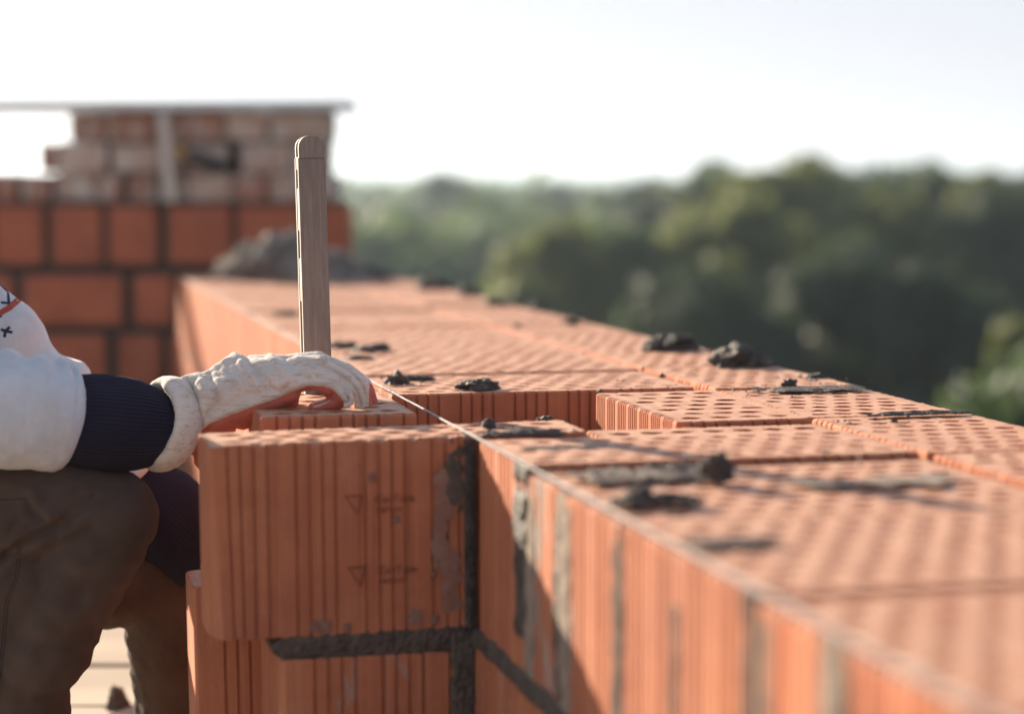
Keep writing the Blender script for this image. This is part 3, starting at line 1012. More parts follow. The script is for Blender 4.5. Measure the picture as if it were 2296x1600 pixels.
# ------------------------------------------------------------------ mason's line
def line_string():
    r = random.Random(4)
    bm = bmesh.new()
    pts, rads = [], []
    for i in range(420):
        t = i / 419
        u = -1.6 + (4.3 + 1.6) * t
        pts.append(wp(u, -0.006 + .0006 * noise.noise(Vector((u * 9, 0, 0))), 0.0045 + .0008 * noise.noise(Vector((u * 6, 4, 0)))))
        rads.append(0.0014 * (1 + .25 * noise.noise(Vector((u * 60, 1, 1)))))
    tube_bm(bm, pts, rads, 6)
    o = put('string_line', bm_mesh('string_line', bm), M['string'], smooth=True)
    tag(o, 'thin pale mason line stretched along the left top edge of the wall', 'string')
    # frayed fibres with dried mortar near the glove
    verts, faces = [], []
    for i in range(420):
        u = 0.36 + r.random() ** .8 * .42 - .08
        c = wp(u, -0.006, 0.0045)
        d = (Vector((r.gauss(0, 1), r.gauss(0, 1), r.gauss(0, 1)))).normalized()
        q = d.orthogonal().normalized() * .0004
        L = r.uniform(.0025, .005)
        i0 = len(verts)
        verts += [c - q, c + q, c + d * L + U * r.uniform(-.004, .004)]
        faces.append((i0, i0 + 1, i0 + 2))
    f = put('frayed_fibres', mesh_from('frayed_fibres', verts, faces), M['string'], o)
    f['kind'] = 'stuff'
M['string'] = plain('string', (0.52, 0.50, 0.48), 0.8, 0.45, 90, .4, 500, .001)
line_string()

# ------------------------------------------------------------------ batten standing behind the hand
def wood(name, col, dk):
    m, nt, b = new_mat(name)
    k = N(nt)
    c = k.coords((1, 1, 0.06))
    g = k.noise(c, 260, 6, .7)
    f = k.noise(k.coords((1, 1, .3)), 30, 5, .6)
    cc = k.mix(k.ramp(g, .35, .7), dk, col)
    cc = k.mix(k.ramp(f, .5, .75, c1=(.5, .5, .5, 1)), cc, tuple(x * .62 for x in col))
    k.l(cc, b.inputs['Base Color'])
    b.inputs['Roughness'].default_value = .65
    k.bump(g, .35, .001, b)
    return m
M['wood'] = wood('weathered_wood', (0.27, 0.215, 0.185), (0.17, 0.132, 0.112))
M['wood_edge'] = wood('sunlit_wood_edge', (0.80, 0.72, 0.62), (0.68, 0.58, 0.48))  # edge colour brightened to stand in for sun on the sides
def batten():
    Yb = 2.97
    base = dp(706, 795, Yb)
    top = dp(692, 305, Yb)
    z0 = B2_Z
    hgt = top.z - z0
    t = thing('wooden_batten', 'grey brown wooden batten of two laths with rounded tips standing upright behind the gloved hand', 'batten',
              (base.x + .0015, Yb, z0), R(9))
    t.rotation_euler = (0, R(-1.35), R(21))
    w = 0.0405
    zs = 0.052
    def slab(name, y0, y1, zb, zt, ww, mats, rounded=False, parent=t, bev=.0012):
        bm = bmesh.new()
        prof = [(-ww / 2, zb), (ww / 2, zb), (ww / 2, zt)]
        if rounded:
            rr_ = ww * .42
            prof = [(-ww / 2, zb), (ww / 2, zb)]
            for k in range(9):
                a = k / 8 * math.pi / 2
                prof.append((ww / 2 - rr_ + rr_ * math.cos(a), zt - rr_ + rr_ * math.sin(a)))
            for k in range(9):
                a = math.pi / 2 + k / 8 * math.pi / 2
                prof.append((-ww / 2 + rr_ + rr_ * math.cos(a), zt - rr_ + rr_ * math.sin(a)))
        else:
            prof = [(-ww / 2, zb), (ww / 2, zb), (ww / 2, zt), (-ww / 2, zt)]
        a = [bm.verts.new((x, y0, z)) for x, z in prof]
        b = [bm.verts.new((x, y1, z)) for x, z in prof]
        bm.faces.new(a); bm.faces.new(b[::-1])
        n = len(prof)
        for i in range(n):
            bm.faces.new((a[i], b[i], b[(i + 1) % n], a[(i + 1) % n]))
        if bev:
            bmesh.ops.bevel(bm, geom=[e for e in bm.edges if abs((e.verts[0].co - e.verts[1].co).y) < 1e-6], offset=bev, segments=1, affect='EDGES')
        bmesh.ops.recalc_face_normals(bm, faces=bm.faces)
        me = bpy.data.meshes.new(name)
        bm.to_mesh(me); bm.free()
        me.materials.append(mats[0]); me.materials.append(mats[1])
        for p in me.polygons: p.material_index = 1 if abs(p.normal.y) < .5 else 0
        return put(name, me, None, parent)
    ww = (M['wood'], M['wood_edge'])
    # front lath, its back partner, packing pieces leaving slots between them
    slab('lath', -0.016, -0.0095, 0.0, hgt - zs * .62, w, ww)
    slab('lath', 0.0, 0.0065, 0.0, hgt - zs * .62, w - .0005, ww)
    for (a, b) in ((0.0, 0.05), (0.135, hgt - 0.175), (hgt - 0.105 - .03, hgt - 0.075), (hgt - .048, hgt - .030)):
        if b > a: slab('packing_strip', -0.0092, -0.0003, a, b, w - .002, ww, bev=0)
    slab('tip_plate', -0.0155, -0.0105, hgt - zs * .62 + .0003, hgt, w - .0022, ww, True, bev=.0008)
    slab('tip_plate', 0.0005, 0.0055, hgt - zs * .62 + .0003, hgt - .001, w - .0026, ww, True, bev=.0008)
batten()

# ------------------------------------------------------------------ far wall, its pile of old bricks, board
YB = 8.3
SB = YB / F_PX
def bx(px): return (px - 1148) * SB
def bz(py): return dp(1148, py, YB).z
far_wall = thing('brick_wall', 'far shaded wall of clay blocks in thick dark joints behind the end of the long wall', 'brick wall', (bx(400), YB, bz(870)))
COURSES = [(462, 592, [(-330, -195), (-180, -20), (-10, 95), (118, 228), (246, 352), (378, 518), (535, 782)]),
           (618, 728, [(-300, -110), (-95, 22), (52, 272), (300, 385), (400, 560), (575, 765)]),
           (752, 872, [(-320, -190), (-175, -20), (0, 232), (262, 356), (380, 600), (615, 770)]),
           (896, 1016, [(-300, -110), (-95, 80), (100, 300), (320, 520), (540, 760)]),
           (1040, 1160, [(-320, -120), (-100, 80), (100, 300), (320, 520), (540, 760)]),
           (1184, 1400, [(-320, -120), (-100, 80), (100, 300), (320, 520), (540, 760)])]
for (y0, y1, bs) in COURSES:
    for (x0, x1) in bs:
        w, h = (x1 - x0) * SB, bz(y0) - bz(y1)
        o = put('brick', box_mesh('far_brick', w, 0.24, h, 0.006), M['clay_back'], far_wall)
        o.location = Vector((bx((x0 + x1) / 2), YB + 0.12 + rnd.uniform(-.006, .006), (bz(y0) + bz(y1)) / 2)) - far_wall.location
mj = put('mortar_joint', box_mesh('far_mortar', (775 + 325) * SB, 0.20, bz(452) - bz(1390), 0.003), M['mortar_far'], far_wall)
mj.location = Vector((bx(225), YB + 0.125, (bz(452) + bz(1390)) / 2)) - far_wall.location

pile = thing('brick_pile', 'stepped pile of old lime-smeared bricks stacked on the far wall', 'brick pile', (bx(450), YB + 0.05, bz(452)))
ROWS = [(388, 450, [(-190, -100, 0), (-92, -20, 1), (-12, 38, 0), (46, 108, 0), (118, 216, 1), (220, 272, 0), (286, 348, 0), (356, 420, 1), (424, 520, 1), (526, 600, 0), (604, 690, 0), (694, 748, 1)]),
        (318, 384, [(88, 128, 0), (131, 238, 1), (246, 352, 1), (360, 410, 0), (414, 508, 1), (540, 656, 1), (660, 732, 0)]),
        (250, 314, [(155, 238, 0), (242, 352, 0), (358, 505, 0), (510, 602, 1), (606, 740, 1)])]
for ri, (y0, y1, bs) in enumerate(ROWS):
    for (x0, x1, wh) in bs:
        w, h = (x1 - x0 - 2) * SB, (bz(y0) - bz(y1)) * rnd.uniform(.97, 1.06)
        o = put('brick', box_mesh('old_brick', w, 0.12, h, 0.009), M['clay_old_white' if wh else 'clay_old'], pile)
        o.location = Vector((bx((x0 + x1) / 2), YB + 0.10 + rnd.uniform(-.045, .03), bz(y1) + h / 2 - .003)) - pile.location
        o.rotation_euler = (0, rnd.uniform(-.03, .03), rnd.uniform(-.10, .10))
        if ri < 2 or x0 > 200:
            o2 = put('brick', o.data, None, pile); o2.location = o.location + Vector((.01, .13, 0)); o2.rotation_euler = (0, 0, rnd.uniform(-.04, .04))
core = put('mortar_core', box_mesh('mortar_core', (740 - 165) * SB, .16, bz(262) - bz(452), .004), M['mortar_far'], pile)
core.location = Vector((bx(450), YB + .19, (bz(262) + bz(452)) / 2)) - pile.location
core2 = put('mortar_core', box_mesh('mortar_core', (165 + 190) * SB, .16, bz(395) - bz(452), .004), M['mortar_far'], pile)
core2.location = Vector((bx(-14), YB + .19, (bz(395) + bz(452)) / 2)) - pile.location
# white board on top
bd = put('board', box_mesh('board', (800 + 520) * SB, 0.34, 0.036, 0.003), plain('white_board', (0.66, 0.66, 0.67), .5, .1, 6), None, (bx(130), YB + .13, bz(248) + .019), (0, R(-0.15), 0))
tag(bd, 'thin white board lying level across the top of the old brick pile', 'board')
# pale lath leaning on the pile
bm = bmesh.new()
tube_bm(bm, [(bx(385), YB - .02, bz(452)), (bx(372), YB - .015, bz(252))], [.030, .030], 4)
lt = put('wooden_lath', bm_mesh('wooden_lath', bm), plain('pale_lath', (0.62, 0.52, 0.46), .7, .2, 20))
tag(lt, 'pale upright lath leaning against the old brick pile', 'lath')
# dark tool with a yellow end
tool = thing('hand_tool', 'black handled tool with a yellow end lying slanted on the old bricks', 'tool', (bx(465), YB - .03, bz(362)))
bm = bmesh.new()
tube_bm(bm, [(bx(424) - bx(465), 0, bz(346) - bz(362)), (bx(440) - bx(465), -.01, bz(352) - bz(362)), (bx(490) - bx(465), -.012, bz(370) - bz(362)), (bx(516) - bx(465), 0, bz(372) - bz(362))], [.016, .026, .028, .018], 10)
put('handle', bm_mesh('handle', bm), plain('black_rubber', (0.02, 0.02, 0.025), .5, .2, 10), tool, smooth=True)
bm = bmesh.new()
tube_bm(bm, [(bx(398) - bx(465), 0, bz(336) - bz(362)), (bx(424) - bx(465), 0, bz(346) - bz(362))], [.016, .018], 10)
put('end_cap', bm_mesh('end_cap', bm), plain('yellow_plastic', (0.60, 0.33, 0.08), .5, .2, 10), tool, smooth=True)

# ------------------------------------------------------------------ deck on which the mason squats
FLOOR_Z = -0.62
deck = thing('scaffold_deck', 'sunlit deck of bare wooden planks below the squatting mason', 'deck', (-2.2, 4.0, FLOOR_Z))
M['plank'] = plain('plank_wood', (0.50, 0.41, 0.31), .8, .4, 6, .4, 60, .002, (.15, 1, 1))
yy, i = -5.0, 0  # planks carried on unseen behind the camera, added to bounce sunlight forward
while yy < 7.6:
    w = rnd.uniform(.24, .30)
    L = 4.6
    x1 = min(wp((yy - O.y) / U.y, 0).x, 0.55) - 0.06
    me = box_mesh('plank', L, w, 0.045, 0.004)
    o = put('plank', me, M['plank'], deck)
    o.location = Vector((x1 - L / 2, yy + w / 2, FLOOR_Z - .0225 + rnd.uniform(-.004, .002))) - deck.location
    o.rotation_euler = (0, 0, rnd.uniform(-.004, .004))
    yy += w + .012
for (px, py, w, h, lab, sd) in ((262, 1560, 46, 40, 'grey mortar clod on the planks beside the far shin', 51), (255, 1610, 40, 30, 'second mortar clod on the planks at the bottom edge', 52)):
    p = gp(px, py + 20, FLOOR_Z)
    o = put('mortar_lump', lump_mesh('clod', w * p.y / F_PX / 2, .03, h * p.y / F_PX, sd, 4), M['mortar_joint'], None, p, smooth=True)
    tag(o, lab, 'mortar lump', 'lumps of mortar on the planks')
#PERSON
# ------------------------------------------------------------------ the mason
def cloth(name, col, col2, sheen=.4, wave=None, bump=.4, rough=.95, streak=None, bscale=900):
    m, nt, b = new_mat(name)
    k = N(nt)
    c = k.coords(rand=False)
    n1 = k.noise(c, 14, 5, .65)
    cc = k.mix(k.ramp(n1, .35, .7), col2, col)
    n0 = k.noise(c, 380, 3, .7)
    cc = k.mix(k.ramp(n0, .35, .75, c1=(.3, .3, .3, 1)), cc, tuple(x * .62 for x in col))
    n5 = k.noise(c, 9, 6, .7)
    cc = k.mix(k.ramp(n5, .55, .75, c1=(.35, .35, .35, 1)), cc, tuple(x * y for x, y in zip(col, (.78, .70, .62))))
    if streak:
        n2 = k.noise(k.coords(streak[1], False), streak[2], 5, .7)
        cc = k.mix(k.ramp(n2, .52, .70, c1=(.8, .8, .8, 1)), cc, streak[0])
        n3 = k.noise(c, 22, 5, .7)
        cc = k.mix(k.ramp(n3, .52, .75, c1=(.55, .55, .55, 1)), cc, streak[0])
    k.l(cc, b.inputs['Base Color'])
    b.inputs['Roughness'].default_value = rough
    b.inputs['Specular IOR Level'].default_value = .15
    b.inputs['Sheen Weight'].default_value = sheen
    b.inputs['Sheen Roughness'].default_value = .45
    if wave:
        w = k.n('ShaderNodeTexWave', wave_type='BANDS', bands_direction='DIAGONAL')
        w.inputs['Scale'].default_value = wave[0]; w.inputs['Distortion'].default_value = wave[1]
        k.l(c, w.inputs['Vector'])
        p = k.bump(w.outputs[0], wave[2], .0008, b)
        k.bump(k.noise(c, bscale, 3, .7), bump, .0008, b, p)
    else:
        k.bump(k.noise(c, bscale, 3, .7), bump, .0012, b)
    return m
M['fleece'] = cloth('white_fleece', (0.66, 0.66, 0.69), (0.54, 0.53, 0.55), .5, None, .8, .95, None, 420)
M['navy'] = cloth('navy_rib', (0.024, 0.021, 0.038), (0.017, 0.015, 0.027), .10)
M['canvas'] = cloth('brown_canvas', (0.130, 0.086, 0.066), (0.080, 0.054, 0.044), .08, (190, .4, 1.0))
M['knit'] = cloth('glove_knit', (0.74, 0.65, 0.57), (0.66, 0.555, 0.475), .35, (130, 1.0, .25), .35, .95, ((0.36, 0.22, 0.155), (.10, 1, 1), 210))
M['latex'] = cloth('coral_rubber', (0.62, 0.165, 0.115), (0.50, 0.12, 0.08), .1, None, .7, .6, ((0.35, 0.12, 0.09), (1, 1, 1), 40))
M['skin'] = plain('skin', (0.50, 0.31, 0.22), .55, .15, 10)
M['hair'] = plain('dark_hair', (0.04, 0.03, 0.025), .6, .3, 80)
M['boot'] = plain('worn_leather', (0.06, 0.045, 0.035), .6, .4, 12, .3, 100, .002)
M['thread'] = plain('seam_thread', (0.03, 0.022, 0.02), .9, .2, 50)
M['print_red'] = plain('red_print', (0.42, 0.085, 0.045), .9, .2, 60)
M['print_navy'] = plain('navy_print', (0.03, 0.035, 0.06), .9, .2, 60)

def capsules_bm(chains, bm=None, sub=2, n=14):
    """chains: list of lists of (point, radius); overlapping closed pieces for a remesh"""
    bm = bm or bmesh.new()
    for ch in chains:
        for i, (p, r) in enumerate(ch):
            bmesh.ops.create_icosphere(bm, subdivisions=sub, radius=r, matrix=Matrix.Translation(p))
            if i:
                q, r0 = ch[i - 1]
                L = (Vector(p) - Vector(q)).length
                m = max(2, int(L / (0.4 * min(r, r0))))
                for k in range(1, m):
                    t = k / m
                    bmesh.ops.create_icosphere(bm, subdivisions=sub, radius=r0 + (r - r0) * t, matrix=Matrix.Translation(Vector(q).lerp(Vector(p), t)))
    return bm

def remeshed(name, chains, voxel, smooth=4, disp=None):
    bm = capsules_bm(chains)
    me = bpy.data.meshes.new(name + '_raw'); bm.to_mesh(me); bm.free()
    o = bpy.data.objects.new('tmp', me); COL.objects.link(o)
    md = o.modifiers.new('r', 'REMESH'); md.mode = 'VOXEL'; md.voxel_size = voxel; md.use_smooth_shade = True
    sm = o.modifiers.new('s', 'SMOOTH'); sm.factor = .5; sm.iterations = smooth
    dg = bpy.context.evaluated_depsgraph_get()
    out = bpy.data.meshes.new_from_object(o.evaluated_get(dg))
    bpy.data.objects.remove(o)
    out.name = name
    if disp:
        nr = [v.normal.copy() for v in out.vertices]
        for v, nn in zip(out.vertices, nr):
            v.co = v.co + nn * disp(v.co, nn)
        out.update()
    out.polygons.foreach_set('use_smooth', [True] * len(out.polygons))
    return out

def loft(name, pts, rads, disp, n=64, m=120, cap=True):
    """tube along a smooth line; disp(s, theta, point) adds to the radius"""
    P = [Vector(p) for p in pts]
    def cr(a, t):
        k = min(len(a) - 2, int(t * (len(a) - 1))); f = t * (len(a) - 1) - k
        p0, p1, p2, p3 = a[max(0, k - 1)], a[k], a[k + 1], a[min(len(a) - 1, k + 2)]
        return .5 * ((2 * p1) + (p2 - p0) * f + (2 * p0 - 5 * p1 + 4 * p2 - p3) * f * f + (3 * p1 - p0 - 3 * p2 + p3) * f ** 3)
    verts, faces = [], []
    for j in range(m + 1):
        t = j / m
        c = cr(P, t); r = cr(rads, t)
        d = (cr(P, min(1, t + .01)) - cr(P, max(0, t - .01))).normalized()
        b = Vector((0, 0, 1)); b = (b - d * b.dot(d)).normalized(); a = d.cross(b)
        for i in range(n):
            th = 2 * math.pi * i / n
            rr_ = r + disp(t, th, c + (a * math.cos(th) + b * math.sin(th)) * r)
            verts.append(c + (a * math.cos(th) + b * math.sin(th)) * rr_)
    for j in range(m):
        for i in range(n):
            k = (i + 1) % n
            faces.append((j * n + i, j * n + k, (j + 1) * n + k, (j + 1) * n + i))
    if cap:
        faces += [tuple(range(n))[::-1], tuple(m * n + i for i in range(n))]
    me = mesh_from(name, verts, faces)
    bm = bmesh.new(); bm.from_mesh(me); bmesh.ops.recalc_face_normals(bm, faces=bm.faces); bm.to_mesh(me); bm.free()
    me.polygons.foreach_set('use_smooth', [True] * len(me.polygons))
    return me

def fr(p, s, seed=0): return noise.fractal(Vector(p) * s + Vector((seed, seed * 2, 0)), 1.0, 2.0, 3)

def mason():
    HipR, HipL = Vector((-1.06, 2.76, -.25)), Vector((-1.06, 2.98, -.25))
    ShR, ShL = Vector((-1.02, 2.66, .27)), Vector((-.97, 3.05, .30))
    Neck, Head = Vector((-1.06, 2.86, .40)), Vector((-1.07, 2.86, .545))
    ElR = dp(-110, 905, 2.67); WrR = dp(400, 945, 2.79)
    WrL = dp(490, 1225, 3.12); ElL = ShL.lerp(WrL, .5) + Vector((-.02, 0, -.02))
    KnR = dp(248, 1152, 2.75); AnR = dp(60, 1640, 2.78)
    KnL = dp(372, 1296, 3.15); AnL = dp(395, 1800, 3.2); AnL.z = max(AnL.z, -.54)
    AnR.z = max(AnR.z, -.5)
    # body: one continuous skin mesh under the clothes
    nose = Head + Vector((.105, 0, -.015))
    ch = [[(HipR.lerp(HipL, .5), .13), (HipR.lerp(HipL, .5).lerp(Neck, .5), .125), (Neck + Vector((0, 0, -.12)), .13)],
          [(Neck + Vector((0, 0, -.08)), .065), (Head + Vector((0, 0, -.08)), .055)],
          [(Head + Vector((-.015, 0, .02)), .092), (Head + Vector((.03, 0, -.045)), .066), (Head + Vector((.055, 0, -.085)), .035)],
          [(Head + Vector((.085, 0, .025)), .014), (nose, .017)],
          [(Head + Vector((.07, .035, .03)), .022), (Head + Vector((.07, -.035, .03)), .022)],
          [(Head + Vector((-.01, .09, 0)), .022), (Head + Vector((-.015, .092, -.03)), .014)],
          [(Head + Vector((-.01, -.09, 0)), .022), (Head + Vector((-.015, -.092, -.03)), .014)],
          [(Head + Vector((.082, .02, -.062)), .010), (Head + Vector((.082, -.02, -.062)), .010)],
          [(ShR, .06), (ElR, .042), (WrR, .03)], [(ShL, .06), (ElL, .042), (WrL, .03)],
          [(Neck + Vector((0, 0, -.1)), .07), (ShR, .06)], [(Neck + Vector((0, 0, -.1)), .07), (ShL, .06)],
          [(HipR, .08), (KnR, .045), (dp(125, 1390, 2.762), .04), (dp(70, 1500, 2.772), .035), (AnR, .032)], [(HipL, .08), (KnL, .05), (AnL, .04)]]
    bodym = remeshed('person', ch, .009, 5)
    person = put('person', bodym, M['skin'])
    tag(person, 'person squatting beside the wall in white fleece, brown trousers and work gloves, pressing a block', 'person')
    # hair
    hm = remeshed('hair', [[(Head + Vector((-.03, 0, .045)), .092), (Head + Vector((-.045, 0, -.02)), .075)]], .007, 3, lambda p, n: .004 * fr(p, 40))
    put('hair', hm, M['hair'], person)
    # sweatshirt trunk
    sw = remeshed('sweatshirt', [[(HipR.lerp(HipL, .5) + Vector((0, 0, .03)), .17), (HipR.lerp(HipL, .5).lerp(Neck, .5), .165), (Neck + Vector((0, 0, -.14)), .15), (Neck + Vector((0, 0, -.04)), .082), (Neck + Vector((0, 0, .0)), .072)],
                                 [(Neck + Vector((0, 0, -.13)), .10), (ShR, .085)], [(Neck + Vector((0, 0, -.13)), .10), (ShL, .085)]],
                  .012, 6, lambda p, n: .006 * fr(p, 7) + .003 * fr(p, 18))
    put('sweatshirt', sw, M['fleece'], person)
    # right sleeve: pushed-up soft folds
    def dR(t, th, p):
        up = max(0, math.sin(th))
        f = .0042 * math.sin(t * 64 + 1.6 * math.sin(th) + 3 * noise.noise(p * 7)) * up ** 2 * (.25 + .75 * min(1, t * 1.4))
        f += .0040 * math.sin(p.x * 55 + p.z * 62 + 4 * noise.noise(p * 6)) * max(0, math.sin(th) * .6 + .4) * .55 + .0055 * fr(p, 7, 3) + .0022 * fr(p, 26, 5) + .0012 * fr(p, 70, 8)
        e = max(0, (t - .955) / .045)
        return f * (1 - e) - .012 * e * e
    slr = loft('sleeve', [ShR + Vector((-.01, .09, .0)), ShR + Vector((.012, .012, -.012)), ShR.lerp(ElR, .6), ElR, dp(-20, 916, 2.685), dp(80, 926, 2.705), dp(135, 934, 2.72), dp(166, 940, 2.728)],
               [.070, .090, .086, .083, .081, .077, .073, .062], dR, 96, 260)
    sleeve_r = put('sleeve', slr, M['fleece'], person)
    def rib(t, th, p):
        return .0007 * math.cos(th * 70) + .0016 * fr(p, 22, 1) + .0025 * math.sin(t * 3.1) * (1 if True else 0)
    put('cuff', loft('cuff', [dp(150, 941, 2.722), dp(225, 948, 2.743), dp(308, 954, 2.766), dp(380, 958, 2.790)], [.0600, .0625, .0585, .0440], rib, 420, 60), M['navy'], person)
    # left sleeve, reaching down behind
    def dL(t, th, p):
        f = .0085 * math.sin(t * 46 + .8 * math.sin(th) + 2.0 * noise.noise(p * 6)) * max(0, min(1, (t - .42) * 5)) + .004 * fr(p, 8, 9) + .002 * fr(p, 24) + .001 * fr(p, 70, 8)
        e = max(0, (t - .965) / .035)
        return f * (1 - e) - .01 * e
    a, b = dp(-40, 640, 3.08), dp(310, 1135, 3.11)
    sll = loft('sleeve', [ShL + Vector((-.03, -.10, .0)), ShL + Vector((0, -.015, -.01)), ShL.lerp(a, .6) + Vector((-.06, 0, 0)), dp(-75, 735, 3.08), dp(70, 880, 3.09), dp(195, 985, 3.10), dp(290, 1090, 3.11)], [.070, .092, .088, .083, .078, .073, .062], dL, 96, 220)
    sleeve_l = put('sleeve', sll, M['fleece'], person)
    put('cuff', loft('cuff', [dp(275, 1075, 3.11), dp(355, 1150, 3.12), dp(470, 1245, 3.12)], [.058, .072, .066], rib, 300, 50), M['navy'], person)
    # trousers
    def dt(p, n):
        k = KnR - p
        f = .006 * fr(p, 7, 2) + .003 * fr(p, 19, 4)
        # slanting folds from the knee back towards the seat
        q = p.x * 14 + p.z * 26
        f += .0045 * math.sin(q * 1.25 + 2.5 * noise.noise(p * 5)) * max(0, min(1, (-p.x - .60) * 9))
        w_ = (p - CAM).dot(_fw)
        x, y = W_PX / 2 + (p - CAM).dot(_rt) / w_ * F_PX, H_PX / 2 - (p - CAM).dot(_up) / w_ * F_PX
        if p.y < 2.78:
            for (pl, amp, w) in (([(-40, 1290), (0, 1255), (45, 1215), (130, 1178), (215, 1112)], -.007, 9), ([(-40, 1270), (0, 1235), (40, 1196), (130, 1158)], .006, 12), ([(0, 1275), (60, 1228), (150, 1190), (240, 1130)], .004, 14),
                                 ([(60, 1118), (66, 1140), (92, 1165), (122, 1168)], -.005, 6), ([(70, 1100), (95, 1130), (112, 1150)], .005, 14), ([(122, 1168), (130, 1205)], -.003, 6), ([(40, 1160), (20, 1200), (8, 1240)], -.004, 7),
                                 ([(300, 1230), (230, 1300), (160, 1340)], -.0025, 16), ([(210, 1400), (150, 1440), (90, 1450)], -.003, 14)):
                best = 1e9
                for (x0, y0), (x1, y1) in zip(pl, pl[1:]):
                    vx, vy = x1 - x0, y1 - y0
                    t = max(0, min(1, ((x - x0) * vx + (y - y0) * vy) / (vx * vx + vy * vy)))
                    best = min(best, (x - x0 - t * vx) ** 2 + (y - y0 - t * vy) ** 2)
                f += amp * math.exp(-best / (w * w))
        return f
    tr = remeshed('trousers', [[(HipR.lerp(HipL, .5), .16), (HipR.lerp(HipL, .5) + Vector((0, 0, .08)), .15)],
                               [(HipR, .115), (dp(-40, 1130, 2.75), .092), (dp(140, 1128, 2.75), .078), (KnR, .067), (dp(195, 1245, 2.755), .070), (dp(150, 1330, 2.76), .073), (dp(100, 1432, 2.765), .074), (dp(60, 1500, 2.77), .066)],
                               [(dp(88, 1452, 2.76), .070), (dp(120, 1462, 2.76), .042)],
                               [(dp(55, 1520, 2.775), .060), (AnR, .064), (AnR + Vector((0, 0, -.05)), .062)],
                               [(dp(-90, 1240, 2.77), .10), (dp(20, 1290, 2.77), .095), (dp(10, 1400, 2.775), .085), (dp(-60, 1480, 2.78), .09)],
                               [(HipL, .115), (KnL.lerp(HipL, .5), .10), (KnL, .075), (KnL.lerp(AnL, .5), .068), (AnL, .064), (AnL + Vector((0, 0, -.03)), .062)]], .0055, 4, dt)
    trousers = put('trousers', tr, M['canvas'], person)
    # boots
    for An, rz in ((AnR, 0), (AnL, 0)):
        bt = remeshed('boot', [[(An, .052), (Vector((An.x, An.y, FLOOR_Z + .05)), .048)],
                               [(Vector((An.x - .03, An.y, FLOOR_Z + .042)), .042), (Vector((An.x + .10, An.y, FLOOR_Z + .045)), .046), (Vector((An.x + .18, An.y, FLOOR_Z + .036)), .036)]], .006, 3)
        put('boot', bt, M['boot'], person)
    # ---- right glove
    d = dp
    wr = [(d(418, 950, 2.797), .0475), (d(438, 940, 2.802), .0420), (d(466, 918, 2.804), .0440), (d(492, 903, 2.806), .042)]
    ch = [wr,
          [(d(470, 905, 2.785), .036), (d(560, 868, 2.778), .026), (d(640, 852, 2.766), .021), (d(702, 848, 2.757), .0165)],      # little finger metacarpal
          [(d(470, 900, 2.80), .038), (d(560, 850, 2.795), .030), (d(640, 838, 2.782), .0235), (d(716, 825, 2.776), .0185)],
          [(d(470, 895, 2.81), .038), (d(530, 848, 2.815), .034), (d(640, 832, 2.806), .024), (d(712, 818, 2.798), .019)],
          [(d(470, 895, 2.825), .036), (d(560, 850, 2.835), .028), (d(640, 835, 2.83), .022), (d(705, 818, 2.822), .0185)],
          [(d(520, 840, 2.812), .0262), (d(545, 840, 2.808), .0250)],                                    # loose cloth bulge over the wrist
          [(d(425, 872, 2.80), .022), (d(450, 872, 2.80), .019)],
          [(d(480, 925, 2.782), .031), (d(560, 905, 2.772), .024), (d(620, 885, 2.768), .020), (d(650, 878, 2.768), .016)],   # heel of the hand
          [(d(545, 925, 2.790), .024), (d(600, 908, 2.788), .0195), (d(640, 897, 2.786), .0155), (d(652, 898, 2.786), .012)],
          # little finger, curled
          [(d(702, 846, 2.757), .0170), (d(740, 864, 2.752), .0160), (d(770, 886, 2.750), .0140), (d(758, 901, 2.751), .0110), (d(724, 909, 2.754), .0095), (d(704, 912, 2.757), .008)],
          # ring, middle, index
          [(d(716, 825, 2.776), .0178), (d(762, 844, 2.773), .0155), (d(794, 870, 2.772), .0132), (d(805, 906, 2.774), .0092)],
          [(d(712, 818, 2.798), .0182), (d(770, 836, 2.797), .0158), (d(806, 864, 2.797), .0132), (d(819, 904, 2.800), .0092)],
          [(d(705, 818, 2.822), .0180), (d(772, 834, 2.822), .0155), (d(814, 864, 2.823), .0132), (d(829, 897, 2.828), .0108)],
          # thumb along the left end of the block
          [(d(480, 940, 2.80), .034), (d(452, 985, 2.80), .030), (d(470, 1030, 2.815), .021), (d(500, 1072, 2.82), .017)]]
    def seam_y(px):
        pts = [(300, 1100), (400, 1010), (430, 985), (470, 950), (520, 929), (560, 914), (610, 897), (650, 880), (690, 865), (720, 865), (745, 872), (765, 893), (780, 912), (800, 930), (900, 900)]
        for (x0, y0), (x1, y1) in zip(pts, pts[1:]):
            if x0 <= px <= x1: return y0 + (y1 - y0) * (px - x0) / (x1 - x0)
        return 900
    def pix(p):
        q = p - CAM
        w = q.dot(_fw)
        return W_PX / 2 + q.dot(_rt) / w * F_PX, H_PX / 2 - q.dot(_up) / w * F_PX
    axis = (d(800, 860, 2.78) - d(450, 930, 2.79)).normalized()
